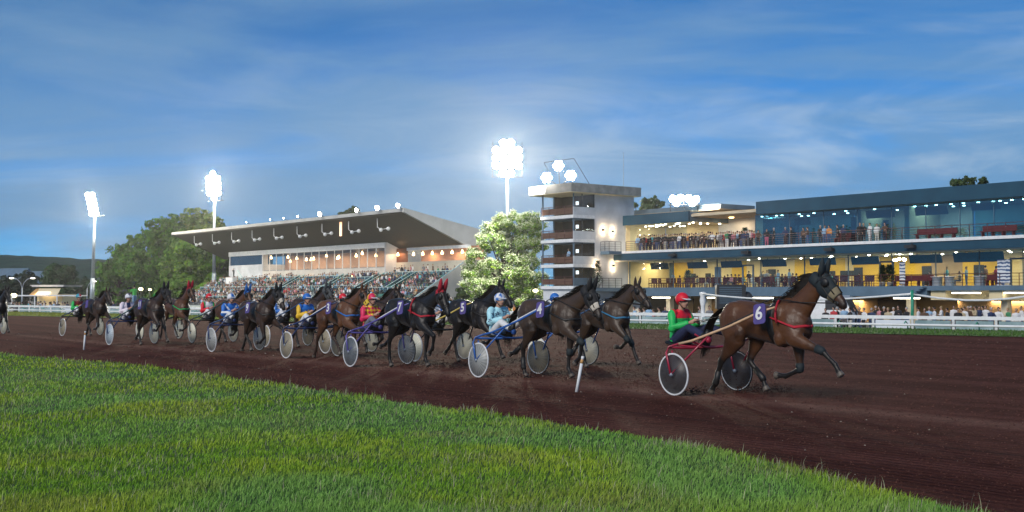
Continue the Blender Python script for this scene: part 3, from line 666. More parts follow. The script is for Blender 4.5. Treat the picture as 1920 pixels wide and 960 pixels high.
for px, py in ((1130, 431), (1148, 434), (1117, 496), (1149, 498)):
    p = (px - CX) / F; yy = (p * T.o.y - T.o.x) / (VDIR.x - p * VDIR.y); zz = P(px, py, T.w(0, yy, 0).y).z
    mb = MB(); c = T.l(.14, yy, zz); mb.lathe([(.10, -.16), (.13, -.06), (.13, .06), (.10, .16)], 8, c); w_ = mb.build("wall_lamp", M_dark, T.e)
    mb = MB(); mb.lathe([(.09, .165), (.09, .20)], 8, c); mb.lathe([(.09, -.20), (.09, -.165)], 8, c); mb.build("bulb", M_lampw, w_)
    light("wall_lamp_light", 'POINT', T.l(.34, yy, zz + .3), 14, (1, .72, .42), T.e, .08)
    light("wall_lamp_light", 'POINT', T.l(.34, yy, zz - .3), 22, (1, .72, .42), T.e, .08)
tl = empty("floodlight_mast", T.w(-3.0, 1.0, 13.85)); tag(tl, "three blazing floodlights on a cable-stayed frame on the tower roof", "floodlight")
inv = Matrix.Translation(-T.w(-3.0, 1.0, 13.85))
heads = [P(1047, 311, 130), P(1025, 333, 130), P(1070, 329, 130)]
mb = MB(); base = inv @ P(1050, 346, 130)
for h in heads: mb.tube([base + Vector((0, 0, -.3)), inv @ h + Vector((0, .25, 0))], .05, 5)
mb.tube([inv @ P(1020, 305, 130), inv @ P(1076, 297, 130), inv @ P(1105, 345, 130)], .035, 5); mb.tube([inv @ P(1020, 305, 130), inv @ P(1028, 320, 130)], .03, 5)
mb.build("frame", M_dark, tl)
for h in heads:
    for dx, dz in [(0, 0)] + [(.40 * math.cos(a_ * 1.047), .40 * math.sin(a_ * 1.047)) for a_ in range(6)]: lamp_head(tl, inv @ h + Vector((dx, 0, dz)), .21, RIGHTAIM, M_lamp2)
light('tree_fill_spot', 'SPOT', inv @ heads[1] + Vector((-.6, -.5, .2)), 17000, (1, .97, .86), tl, .6, target=inv @ P(940, 470, 141), spot=R(75))  # added spot, turned on the flowering tree to brighten it
mb = MB(); a = P(1169, 352, 134); mb.tube([(0, 0, -.6), (0, 0, P(1169, 285, 134).z - a.z)], .03, 5); o = mb.build("antenna_mast", M_steel); o.location = a; tag(o, "thin white antenna mast behind the tower roof", "antenna")

# ------------------------------------------------------------------ grandstand
GS = Bld("grandstand", (-15.0, 165.0), "big grandstand with a dark sloping canopy over glazed boxes and terraces", "grandstand")
def soff(y): return 13.3 - .42 * y
XL = -83.5
mb = MB(); l = GS.l
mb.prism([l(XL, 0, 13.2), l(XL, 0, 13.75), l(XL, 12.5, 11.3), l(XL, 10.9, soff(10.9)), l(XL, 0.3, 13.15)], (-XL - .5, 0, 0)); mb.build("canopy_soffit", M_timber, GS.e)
GS.part("roof_edge", pm("grey_white_edge", (.42, .42, .41), (.34, .34, .33), .6, .7), [(XL - .1, .0, -.25, -.01, 13.36, 13.85)])
mb = MB(); mb.prism([l(-.495, -.3, 13.86), l(-.495, -.3, 13.28), l(-.495, 10.6, 8.85), l(-.495, 13.0, 8.85), l(-.495, 13.0, 11.3)], (.5, 0, 0)); mb.build("gable_fascia", pm("grey_white_fascia", (.50, .50, .48), (.42, .42, .40), .5, .7), GS.e)
mb = MB(); mb.prism([l(XL - .1, 0, 13.76), l(-.5, 0, 13.76), l(-.5, 12.6, 11.32), l(XL - .1, 12.6, 11.32)], (0, 0, .09)); mb.build("roof_sheet", pm("grey_roof", (.34, .35, .36), None, 1, .6), GS.e)
x75, x60, x18 = GS.sx(430, 8), GS.sx(493, 8), GS.sx(722, 8)
GS.part("box_front", pm("cream_render", (.62, .58, .52), None, .6, .8), [(x60, x18, 7.9, 16, 4.85, 5.95)])
GS.part("box_fascia", M_white, [(x75, x18, 7.8, 8.2, 9.02, 9.85)])
GS.part("box_roof", M_conc, [(x75, x18, 8.21, 16, 9.3, 9.7)])
GS.part("box_wall", M_wall, [(x75, x60 - .003, 7.9, 16, 1.2, 7.25)])
GS.part("box_wall", M_wall, [(x75, x75 + .3, 7.95, 16, 7.252, 9.018), (x60 - .35, x60 - .003, 7.95, 9, 7.252, 9.018)])
GS.part("box_window", M_glassb, [(x75 + .3, x60 - .35, 8.1, 8.15, 7.252, 9.018)])
GS.part("box_back", pm("dim_blue_room", (.05, .12, .17), None, 1, .8), [(x75 + .3, x60 - .4, 10, 10.2, 7.252, 9.018)])
xs = np.linspace(x60 + .02, x18 - .05, 17)
for a, b in zip(xs, xs[1:]):
    GS.part("box_window", M_glass, [(a + .05, b - .05, 8.0, 8.05, 5.952, 9.018)]); GS.part("mullion", M_white, [(a - .045, a + .045, 7.95, 8.1, 5.952, 9.018)])
GS.part("box_back", pm("peach_wall", (.55, .36, .24), (.40, .27, .20), .5, .8), [(x60, x18, 12.5, 12.7, 5.952, 9.018)])
GS.part("box_floor", M_conc, [(x60, x18, 8.3, 12.5, 5.952, 6.05)])
GS.part("box_end", M_wall, [(x18 - .003, x18 + .25, 7.9, 16, 4.85, 9.85)])
for k in range(15):
    x = x60 + (x18 - x60) * (k + .5) / 15; mb = MB(); mb.lathe([(.04, .4), (.18, .1), (.22, -.18), (.1, -.22)], 9, GS.l(x + random.uniform(-1.2, 1.2), random.uniform(8.8, 11.8), random.uniform(7.7, 8.5))); mb.build("pendant_lamp", M_lampw, GS.e)
for k in range(5): light("grandstand_light", 'AREA', GS.l(x60 + (x18 - x60) * (k + .5) / 5, 10.0, 8.5), 210, (1, .66, .42), GS.e, 6, 2.5)
GS.part("wall_right", pm("cream_render_b", (.55, .50, .40), None, .6, .8), [(x18 + .26, 2.4, 9.9, 17, .5, 6.7)])
GS.part("box_fascia", M_white, [(x18 + 3.4, 1.6, 9.8, 10.2, 8.45, 8.9)])
GS.part("recess_wall", pm("rust_panel", (.16, .06, .03), None, 1, .7), [(x18 + .26, x18 + 3.3, 9.95, 10.1, 6.702, 8.9)])
GS.part("box_back", pm("peach_wall_b", (.50, .26, .16), None, .5, .8), [(x18 + 3.4, 1.6, 12.5, 12.7, 6.702, 8.9)])
GS.part("box_window", M_glass, [(x18 + 3.4 + k * 2.5, x18 + 5.8 + k * 2.5, 10.0, 10.05, 6.702, 8.448) for k in range(6)])
for k in range(7): mb = MB(); mb.lathe([(.04, .4), (.18, .1), (.22, -.15), (.1, -.2)], 9, GS.l(x18 + 1.2 + k * 2.6, 10.8 if k else 9.6, 7.9)); mb.build("pendant_lamp", M_lampw, GS.e)
for x in (x18 + 1.6, x18 + 7, x18 + 14): light("grandstand_light", 'AREA', GS.l(x, 9.3 if x < x18 + 3 else 11, 8.1), 130 if x > x18 + 3 else 70, (1, .62, .36), GS.e, 2.2)
# terraces: stepped concrete with the seats' front edges
NR = 16
def step(k): return -1.0 + k * .65, -.30 + k * .34           # front y and height of a step
mb = MB(); poly = []
for k in range(NR):
    y, z = step(k); poly += [l(XL + 4, y, z), l(XL + 4, y + .65, z)]
poly += [l(XL + 4, step(NR)[0], ZG), l(XL + 4, -1.0, ZG)]
mb.prism(poly[::-1], (-XL - 2.2, 0, 0)); mb.build("terrace", pm("pale_concrete", (.36, .40, .39), (.30, .34, .33), 1, .8), GS.e)
mb = MB(); mb.prism([l(1.85, -1.2, -.5), l(1.85, -1.2, .3), l(1.85, 8.6, 6.2), l(1.85, 9.85, 6.2), l(1.85, 9.85, ZG), l(1.85, -1.2, ZG)], (.35, 0, 0)); mb.build("side_parapet", pm("cream_render_c", (.50, .48, .42), None, .6, .8), GS.e)
mb = MB(); mb.tube([l(2.02, -1.2, .4), l(2.02, 8.6, 6.3)], .09, 6); mb.build("handrail", M_aqua, GS.e)
seatm = pm("green_seat", (.07, .22, .18), (.05, .17, .14), 2, .5)
for k in (2, 4, 6, 8, 10, 12):
    y, z = step(k); GS.part("seat_row", seatm, [(-16.5, -1, y + .22, y + .55, z + .30, z + .36), (-16.5, -1, y + .55, y + .60, z + .36, z + .70)])
def glazed_rail(x0, x1, k, name="glass_railing"):
    y, z = step(k); GS.rail(name, M_aqua, [(x0, y + .06, z), (x1, y + .06, z)], 1.0, 2.2, 1, .05)
    GS.part("glass_panel", M_panel, [(x0 + .05, x1 - .05, y + .04, y + .07, z + .12, z + .92)])
glazed_rail(XL + 5, -38, 7); glazed_rail(-36, -20, 7); glazed_rail(-18, 1.6, 6); glazed_rail(XL + 8, -60, 12); glazed_rail(-57, -46, 12); glazed_rail(-44, -30, 12); glazed_rail(-28, -19, 11); glazed_rail(-17, 1.5, 13); glazed_rail(-19, 1.6, 1); glazed_rail(XL + 5, -21, 2)
for x in (-19, -30, -45, -10):                                   # stair flights with pale glazed sides
    for dx in (0, 1.6):
        a, b = step(6), step(13); q0, q1 = l(x + dx, a[0], a[1]), l(x + dx, b[0], b[1]); m2 = MB(); m2.prism([q0, q1, q1 + Vector((0, 0, 1.0)), q0 + Vector((0, 0, 1.0))], (.05, 0, 0)); m2.build("stair_side", M_panel, GS.e)
        m2 = MB(); m2.tube([q0 + Vector((.02, 0, 1.03)), q1 + Vector((.02, 0, 1.03))], .05, 5); m2.build("handrail", M_aqua, GS.e)
GS.part("camera_platform", M_white, [(x75 + 3.6, x75 + 6.6, 5.6, 7.88, 1.5, 4.9)])
mb = MB(); mb.tube([l(x75 + 6.6, 6.6, 6.3), l(x75 + 11, 6.6, 3.2)], .08, 5); mb.tube([l(x75 + 6.6, 6.6, 5.4), l(x75 + 11, 6.6, 2.4)], .06, 5); mb.tube([l(x75 + 2.4, 3.6, 1.8), l(x75 - 4, -2, -.6)], .1, 5); mb.build("stair_rail", M_aqua, GS.e)
for k in range(9):                                               # speakers hung on T brackets below the canopy's edge
    x = XL + 8 + k * 8.3; mb = MB(); mb.tube([l(x, 1.0, soff(1)), l(x, 1.0, soff(1) - 1.3), l(x + 1.0, 1.0, soff(1) - 1.7)], .06, 5); mb.tube([l(x + 1.0, 1, soff(1) - 1.7), l(x + 3.0, 1, soff(1) - 1.6)], .06, 5)
    mb.ell(l(x + 1.0, 1, soff(1) - 1.75), .30, 8, 6); mb.ell(l(x + 3.0, 1, soff(1) - 1.65), .30, 8, 6); mb.build("speaker_bracket", M_white, GS.e)
for k in range(6): mb = MB(); mb.ell(GS.l(x60 + 4 + k * 7.2, 7.6, 4.55), .22, 8, 6); mb.build("wall_lamp", M_lampw, GS.e)
M_lampb = em("canopy_flood_lens", (1.0, .97, .9), 22)
for px, r in ((465, .10), (510, .10), (535, .12), (562, .18), (603, .40), (672, .34), (711, .40), (750, .36)):
    x = GS.sx(px, -.6); mb = MB(); c = GS.l(x, -1.0, 14.15); mb.tube([GS.l(x, -.2, 13.8), c], .04, 5); mb.build('lamp_arm', M_dark, GS.e); lh = lamp_head(GS.e, c, r, (.2, -.9, -.25), M_lampb, "roof_lamp")
M_rusty = em("orange_sign_light", (1, .40, .12), .9)
GS.part("strip_lamp", M_rusty, [(GS.sx(640, 1.2) - .3, GS.sx(640, 1.2) + .3, 1.0, 1.1, soff(1) - 2.2, soff(1) + .2)])

# ------------------------------------------------------------------ floodlight masts
def mast(name, px_base, px_top, Y, rows, cols, r, tilt, label, energy):
    base = P(px_base, 565, Y); base.z = ZG; top = P(*px_top, Y)
    e = empty("floodlight_mast", base); tag(e, label, "floodlight mast", "floodlight masts beyond the track"); h = top.z - ZG; dx = (top.x - base.x) * 1.0
    w = .33 if Y > 210 else .30
    mb = MB(); mb.tube([(0, 0, 0), (dx * .3, 0, h * .32)], w * 1.35, 10); mb.tube([(dx * .3, 0, h * .32), (dx, 0, h)], [w * 1.1, w * .75], 10); mb.build("pole", M_steel, e)
    mb = MB(); gx, gz = r * 2.05, r * 2.1; ht = rows * gz
    for c in (-1, 1): mb.tube([(dx + c * gx * cols * .5, 0, h), (dx + c * gx * cols * .5 - tilt * ht, 0, h + ht * .92)], .05, 5)
    for k in range(rows): mb.tube([(dx - gx * cols * .55 - tilt * k * gz, .1, h + k * gz), (dx + gx * cols * .55 - tilt * k * gz, .1, h + k * gz)], .045, 5)
    mb.tube([(dx, 0, h - .1), (dx + 1.9, 0, h + .05)], .08, 5); mb.build("lamp_frame", M_dark, e)
    for k in range(rows):
        for c in range(cols):
            x = dx + (c - (cols - 1) / 2) * gx - tilt * (k + .5) * gz
            if k in (0, rows - 1) and c in (0, cols - 1) and cols > 2: continue
            lamp_head(e, (x, -.25, h + (k + .5) * gz), r, (.35, -.9, -.35) if px_base < 800 else (0, -.9, -.4))
    return e
mast("a", 172, (178, 405), 230, 5, 2, .44, .22, "leftmost floodlight mast, slim grey pole left of the dark trees", 60000)
mast("b", 401, (402, 376), 240, 6, 3, .48, .06, "floodlight mast behind the left end of the grandstand roof", 60000)
mast("c", 952, (951, 332), 220, 5, 4, .68, .0, "tallest looking floodlight mast above the pale flowering tree", 90000)
# ------------------------------------------------------------------ trees
M_leaf = tint_mat("leaf", .65, .2, .6, trans=.2, spec=.25)
def make_tree(name, base, lobes, leaf, ncards, size, label, trunk_r=.4, group=None, blossom=0, cat="tree", seed=1):
    """lobes: (dx, dy, z, r) clumps; leaf cards are spread through the outer part of each clump's smaller sub-clumps"""
    g = np.random.default_rng(seed); e = empty(name, base); tag(e, label, cat, group)
    zmin = min(l_[2] - l_[3] for l_ in lobes); zmax = max(l_[2] for l_ in lobes)
    mb = MB(); mb.tube([(0, 0, -.3), (.1, 0, zmin * .6 + .4), (0, .1, zmin + (zmax - zmin) * .45), (.15, 0, zmax * .9)], [trunk_r * 1.3, trunk_r, trunk_r * .6, trunk_r * .15], 8)
    for (dx, dy, z, r) in lobes:
        s0 = Vector((0, 0, min(z * .6, zmin + (zmax - zmin) * .35) + .3)); s1 = Vector((dx, dy, z)); mb.tube([s0, s0.lerp(s1, .5) + Vector((0, 0, .3)), s1], [trunk_r * .45, trunk_r * .3, trunk_r * .08], 5)
    mb.build("trunk", M_bark, e)
    tot = sum(r ** 2 for *_, r in lobes); P_, N_ = [], []; K = []
    for (dx, dy, z, r) in lobes:
        k = int(ncards * (1.35 if size > .4 else 1.0) * r * r / tot); ns = max(10, int(26 * (r / 3) ** .9))
        d = g.normal(size=(ns, 3)); d /= np.linalg.norm(d, axis=1)[:, None]; rr = r * g.uniform(.45, .98, ns)[:, None]
        sc = np.array([dx, dy, z]) + d * rr; sr = r * g.uniform(.16, .36, ns); bright = g.uniform(.7, 1.3, ns)
        i = g.integers(0, ns, k); q = g.normal(size=(k, 3)); q /= np.linalg.norm(q, axis=1)[:, None]
        q[:, 2] = np.where(q[:, 2] < -.35, -q[:, 2], q[:, 2])
        P_.append(sc[i] + q * (sr[i] * g.uniform(.55, 1.08, k))[:, None]); N_.append(q + d[i] * .5); K.append(bright[i])
    Pn, Nn, K = np.concatenate(P_), np.concatenate(N_), np.concatenate(K)
    if blossom: pass
    def cards(Pn, Nn, sz, col, nm):
        n = len(Pn); Nn = Nn + g.normal(0, .45, (n, 3)); Nn /= np.linalg.norm(Nn, axis=1)[:, None]
        a = np.cross(Nn, g.normal(size=(n, 3))); a /= np.linalg.norm(a, axis=1)[:, None] + 1e-9; b = np.cross(Nn, a)
        s = (sz * g.uniform(.6, 1.35, n))[:, None]; b = b * .62
        V = np.stack([Pn - a * s, Pn - b * s * .9 + Nn * s * .15, Pn + a * s, Pn + b * s * .9 + Nn * s * .15], 1).reshape(-1, 3)
        i = np.arange(n)[:, None] * 4
        me = np_mesh(nm, V, i + np.array([[0, 1, 2, 3]]), None, M_leaf, np.repeat(col, 4, 0)); o = bpy.data.objects.new(nm, me); COL.objects.link(o); o.parent = e
    c = np.array(leaf) * (K * g.uniform(.75, 1.3, len(K)))[:, None]; yel = (g.random(len(K)) < .25)[:, None]; c = np.where(yel, c * np.array([1.5, 1.2, .8]), c)
    cards(Pn, Nn, size, c, "crown")
    if blossom:
        up = Nn[:, 2] > .1; idx = np.where(up)[0]; idx = idx[g.random(len(idx)) < blossom]
        ns = np.repeat(idx, 3); Pb = Pn[ns] + Nn[ns] * size * .7 + g.normal(0, size * .7, (len(ns), 3)); Nb = np.zeros((len(ns), 3)); Nb[:, 2] = 1; Nb[:, 1] = -.5
        cards(Pb, Nb, size * .55, np.array([.70, .76, .50]) * g.uniform(.7, 1.15, (len(ns), 1)), "blossom")
    return e
def tree_px(name, Y, x, ybase, blobs, leaf, n, size, label, seed, **kw):
    """blobs in pixels (x, y, radius): each clump gets its own depth offset and real size at distance Y"""
    base = P(x, ybase, Y); base.z = ZG; sc = Y / F; lob = []; g = random.Random(seed)
    for (bx, by, br) in blobs:
        r = br * sc * (1.14 if Y > 200 else 1.10); p = P(bx, by, Y); lob.append((p.x - base.x, g.uniform(-.6, .6) * r, p.z - ZG, r))
        lob.append((p.x - base.x + g.uniform(-.3, .3) * r, r * .8, p.z - ZG - .1 * r, r * .8))
    return make_tree(name, base, lob, leaf, n, size, label, seed=seed, **kw)
TG = "dark trees left of the grandstand"
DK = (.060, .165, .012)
tree_px("broadleaf_tree", 300, 112, 560, [(112, 520, 26), (98, 535, 20), (128, 536, 20), (112, 545, 24), (100, 515, 14), (124, 512, 14)], (.026, .070, .022), 5200, .50, "round dark tree standing alone below the wooded hill", 3, group=TG)
tree_px("broadleaf_tree", 285, 222, 560, [(222, 500, 30), (205, 520, 26), (240, 490, 26), (215, 545, 28), (192, 545, 18), (232, 470, 14), (252, 462, 18), (258, 500, 24)], (.060, .165, .014), 6500, .48, "mid green tree at the left end of the dark tree row", 4, group=TG)
tree_px("broadleaf_tree", 270, 296, 560, [(300, 440, 34), (280, 465, 34), (318, 470, 34), (270, 505, 34), (305, 515, 40), (322, 425, 20), (285, 545, 34), (262, 480, 18), (325, 545, 26)], DK, 12000, .48, "tall dark tree with rounded top left of the grandstand roof", 5, group=TG)
tree_px("broadleaf_tree", 300, 372, 560, [(365, 412, 20), (395, 418, 20), (345, 420, 18), (375, 440, 30), (410, 425, 14), (350, 445, 22)], (.14, .23, .035), 5200, .48, "floodlit tree top rising behind the left end of the grandstand roof", 6, group=TG)  # floodlight on this crown is put into its brighter leaf colour
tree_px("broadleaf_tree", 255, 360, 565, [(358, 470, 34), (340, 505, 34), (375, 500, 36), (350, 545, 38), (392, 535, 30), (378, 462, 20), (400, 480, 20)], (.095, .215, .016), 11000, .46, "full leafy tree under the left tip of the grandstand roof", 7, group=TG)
tree_px("broadleaf_tree", 262, 418, 565, [(418, 480, 22), (415, 510, 24), (425, 540, 24), (408, 545, 24)], (.038, .085, .018), 4200, .46, "dark tree beside the white wall of the grandstand", 8, group=TG)
tree_px("broadleaf_tree", 190, 1218, 500, [(1208, 382, 9), (1224, 378, 10), (1236, 382, 8), (1190, 384, 6), (1215, 392, 16)], (.05, .085, .03), 1500, .34, "tree top showing above the restaurant roof beside the floodlights", 9, trunk_r=.3)
tree_px("broadleaf_tree", 150, 1815, 500, [(1790, 342, 9), (1815, 340, 9), (1845, 341, 10), (1828, 346, 12), (1800, 350, 12)], (.05, .085, .03), 1500, .26, "tree top peeping over the right end of the blue roof", 10, trunk_r=.3)
tree_px("broadleaf_tree", 240, 655, 500, [(655, 398, 9), (666, 394, 8), (645, 403, 8)], (.045, .08, .03), 900, .40, "small tree top showing above the grandstand roof edge", 11, trunk_r=.3)
tree_px("flowering_tree", 142, 945, 570, [(965, 420, 28), (940, 425, 24), (995, 425, 24), (920, 455, 32), (965, 465, 40), (1003, 460, 24), (900, 500, 32), (945, 510, 42), (990, 515, 34), (890, 540, 26), (930, 555, 36), (975, 560, 36), (1008, 555, 22), (905, 570, 28)], (.15, .27, .045), 32000, .17, "pale flowering tree lit white beside the judges' tower", 12, blossom=.66, trunk_r=.35)  # leaf colour raised to carry part of the floodlight
tree_px("flowering_shrub", 128, 868, 590, [(862, 555, 16), (848, 572, 16), (876, 575, 18), (858, 585, 16)], (.045, .09, .022), 2600, .16, "green shrub at the foot of the pale flowering tree", 13, trunk_r=.12)
def conifer(base, h, r, label, m=(.020, .06, .028), nm="potted_conifer"):
    e = empty(nm, base); tag(e, label, "shrub"); g = np.random.default_rng(int(h * 100)); n = 700
    z = g.random(n) ** .8 * h; rr = r * (1 - z / h * .8) * g.uniform(.3, 1, n); a = g.random(n) * 6.28
    p = np.stack([np.cos(a) * rr, np.sin(a) * rr, z + .35], 1); d = np.stack([np.cos(a), np.sin(a), np.full(n, .6)], 1) * .22; s = np.stack([-np.sin(a), np.cos(a), np.zeros(n)], 1) * .05
    V = np.stack([p - s, p + s, p + d], 1).reshape(-1, 3); me = np_mesh("foliage", V, None, np.arange(n * 3).reshape(-1, 3), M_leaf, np.repeat(np.array(m) * g.uniform(.6, 1.5, (n, 1)), 3, 0))
    o = bpy.data.objects.new("foliage", me); COL.objects.link(o); o.parent = e
    mb = MB(); mb.lathe([(.20, 0), (.28, .4), (.25, .4), (.24, .34)], 10); mb.build("pot", M_conc, e)
conifer(B.w(.85, -4.3, 2.40), 2.6, .75, "slender green conifer in a pot on the tower's lower side balcony")
for px, yy, lab in ((1290, 3.2, "bushy plant in a pot inside the lit restaurant, by the pale wall"), (1668, .2, "wide dark bushy plant on the lower balcony by the blue door frame"), (1655, -.2, "smaller leafy plant left of the wide plant on the lower balcony")):
    conifer(B.w(B.sx(px, yy), yy, 2.41), 1.5, .9 if px != 1655 else .6, lab, nm="potted_bush")
conifer(B.w(B.sx(1397, 5), 5, 6.46), 1.9, .8, "dark palm plant on the upper terrace before the white wall", nm="potted_bush")
conifer(B.w(B.sx(1662, 2.6), 2.6, 6.46), 1.7, .9, "leafy plant behind the upper balcony glass near the white clad woman", nm="potted_bush")

# ------------------------------------------------------------------ things left of the grandstand: kiosk, lamps
k0 = P(92, 575, 150); k0.z = ZG; kq = empty("kiosk", k0, R(-20)); tag(kq, "small white roofed kiosk with a cream awning near the left end of the rail", "kiosk")
mb = MB(); mb.box(-1.9, 2.2, 0, 2.6, 0, 2.6); mb.build("wall", M_cream, kq)
mb = MB(); mb.box(-2.3, 2.6, -.5, 3.0, 3.55, 3.75); mb.prism([(-2.6, -.6, 3.78), (2.9, -.6, 3.78), (2.5, -.5, 3.55), (-2.2, -.5, 3.55)], (0, 3.5, 0)); mb.build("roof", M_white, kq)
mb = MB(); mb.prism([(-1.6, -.1, 3.3), (1.9, -.1, 3.3), (2.6, -1.6, 2.35), (-.9, -1.6, 2.35)], (0, 0, .06)); mb.build("awning", pm("cream_canvas", (.72, .62, .42), (.66, .55, .36), .5, .8), kq)
mb = MB(); mb.prism([(-2.0, -.15, 3.2), (-1.5, -.12, 3.3), (-.85, -1.62, 2.36), (-1.9, -1.5, 2.4)], (0, 0, .07)); mb.build("awning_side", pm("orange_canvas", (.62, .36, .14), None, .5, .8), kq)
mb = MB(); mb.box(-1.4, 1.8, -.12, -.02, .9, 1.1); mb.build("counter", M_white, kq)
light("kiosk_light", 'AREA', Vector((0, -.8, 2.9)), 60, (1, .78, .5), kq, 2)
p0 = P(55, 572, 142); p0.z = ZG; mb = MB(); mb.box(-2.4, 6.2, 0, 2.2, 2.35, 2.5); 
for x in (-2.2, .6, 3.3, 6.0): mb.box(x - .06, x + .06, .05, .17, 0, 2.35)
o = mb.build("open_shelter", M_white); o.location = p0; tag(o, "long flat white shelter roof on posts beside the kiosk", "shelter")
def street_lamp(px, Y, ytop, label, double=True, lit=(True, True)):
    b = P(px, 575, Y); b.z = ZG; h = P(px, ytop, Y).z - ZG; e = empty("street_lamp", b); tag(e, label, "street lamp"); mb = MB()
    mb.tube([(0, 0, 0), (0, 0, h * .72)], .10, 7)
    for s in ((-1, 1) if double else (1,)): mb.tube([(0, 0, h * .70), (s * .25, 0, h * .86), (s * .7, 0, h * .96), (s * 1.25, 0, h)], .06, 6)
    mb.build("pole", M_steel, e)
    for s, on in zip((-1, 1) if double else (1,), lit):
        m2 = MB(); m2.ell((s * 1.5, 0, h + .02), (.42, .16, .11)); hd = m2.build("lamp_head", M_steel, e)
        m3 = MB(); m3.ell((s * 1.5, -.03, h - .05), (.34, .15, .09)); m3.build("lens", em("street_lens", (1, .93, .75), 3.2 if on else .9), hd)
street_lamp(41, 165, 521, "double armed street lamp in front of the wooded hill")
street_lamp(163, 230, 527, "distant street lamp beside the leftmost floodlight mast", False)
for px, py, Y, s, lab in ((26, 554, 150, .42, "glowing round lamp near the left edge above the rail"), (264, 542, 200, .40, "small yellow lamp glowing before the dark trees"), (281, 543, 205, .30, "dimmer yellow lamp just right of the brighter one"), (1004, 545, 138, .32, "small round lamp glowing at the foot of the flowering tree")):
    p = P(px, py, Y); mb = MB(); mb.ell((0, 0, 0), (s, s, s * .62)); e = empty("lantern", (p.x, p.y, ZG)); tag(e, lab, "lamp")
    mb.v = [(v[0], v[1], v[2] + p.z - ZG) for v in mb.v]; mb.build("globe", em("yellow_globe", (1, .86, .42), 3.5), e)
    mb = MB(); mb.tube([(0, 0, 0), (0, 0, p.z - ZG - s * .5)], .05, 6); mb.build("pole", M_dark, e)
for px, py, Y, hh, lab in ((62, 545, 320, 9, "grey roofed house half hidden by dark trees under the hill"), (8, 540, 330, 10, "dim grey building at the far left below the hill")):
    b = P(px, 565, Y); b.z = ZG; e = empty("house", b, R(-25)); tag(e, lab, "house"); mb = MB(); mb.box(-5, 5, 0, 7, 0, hh * .6); mb.build("wall", M_conc, e)
    mb = MB(); mb.prism([(-5.5, -.5, hh * .6), (-5.5, 7.5, hh * .6), (-5.5, 3.5, hh)], (11, 0, 0)); mb.build("roof", M_bluegrey, e)
    mb = MB(); [mb.box(x, x + 1, -.04, .02, 1.5, 3) for x in (-3.5, -.5, 2.5)]; mb.build("window", M_dark, e)
tree_px("broadleaf_tree", 290, 38, 560, [(30, 535, 22), (50, 530, 20), (15, 545, 20), (58, 548, 18), (35, 552, 22)], (.014, .032, .018), 3000, .5, "dark bushy tree behind the double street lamp", 21, group=TG)
tree_px("broadleaf_tree", 300, 160, 560, [(160, 540, 18), (145, 548, 16), (175, 545, 18), (160, 555, 18)], (.024, .055, .026), 2600, .5, "low dark tree behind the leftmost mast", 22, group=TG)
# ------------------------------------------------------------------ horses
TORSO = [(-.84, 1.36, 1.16, .06), (-.79, 1.46, 1.03, .16), (-.66, 1.545, .96, .235), (-.50, 1.585, .975, .255), (-.30, 1.56, .985, .248), (-.05, 1.51, .935, .252), (.15, 1.51, .89, .255), (.32, 1.575, .86, .248), (.45, 1.59, .865, .228), (.58, 1.52, .90, .205), (.70, 1.42, .96, .18), (.79, 1.30, 1.06, .11)]
def torso_at(x):
    xs = [t[0] for t in TORSO]; z1, z0, w = (np.interp(x, xs, [t[i] for t in TORSO]) for i in (1, 2, 3)); return (z1 + z0) / 2, (z1 - z0) / 2, w
def chain(p, segs):
    out = [Vector(p)]
    for L_, a, dy in segs: out.append(out[-1] + Vector((L_ * math.sin(R(a)), dy, -L_ * math.cos(R(a))))); 
    return out
POSES = {   # angles from straight down, positive forward: fore = forearm, cannon, pastern; hind = thigh, gaskin, cannon, pastern
    'A': dict(low=.07, rf=(72, 50, 32), lf=(6, -66, -92), rh=(6, -44, -20, -34), lh=(46, -20, 48, 22), head=46),
    'B': dict(low=.18, lf=(70, 46, 34), rf=(14, -58, -90), lh=(4, -46, -24, -40), rh=(44, -24, 44, 20), head=50, lift=.0),
    'C': dict(low=.26, rf=(62, -14, -52), lf=(-6, -4, 34), rh=(20, -36, -2, 26), lh=(4, -62, -52, -76), head=60, lift=.0),
    'D': dict(low=.16, lf=(34, 26, 34), rf=(52, -52, -96), rh=(36, -30, 14, 26), lh=(2, -50, -36, -52), head=44, lift=.0)}
NECK0 = [Vector(p) for p in ((.46, 0, 1.28), (.66, 0, 1.50), (.84, 0, 1.75), (.97, 0, 1.97))]
NRA, NRB = [.30, .205, .150, .122], [.175, .118, .088, .078]
POLL0 = Vector((.97, 0, 2.00))
POSES['E'] = dict(POSES['A'], low=.22, head=50)
def set_neck(pose):
    global NECK, POLL
    q = POSES[pose].get('low', 0); f = (0, .20, .62, .95); NECK = [p + Vector((.62 * q * k, 0, -q * k)) for p, k in zip(NECK0, f)]; POLL = POLL0 + Vector((.62 * q, 0, -q))
HEAD = [(-.03, .0, .10, .078), (.08, -.025, .15, .098), (.19, -.04, .162, .103), (.31, -.02, .122, .084), (.43, -.005, .092, .064), (.53, -.004, .086, .060), (.60, -.012, .070, .056), (.645, -.018, .040, .040)]
def head_frame(pose):
    a = R(POSES[pose]['head']); d = Vector((math.cos(a), 0, -math.sin(a))); n = Vector((math.sin(a), 0, math.cos(a))); return d, n
def head_pts(pose, rows=HEAD): d, n = head_frame(pose); return [POLL + d * t + n * o for t, o, _, _ in rows]
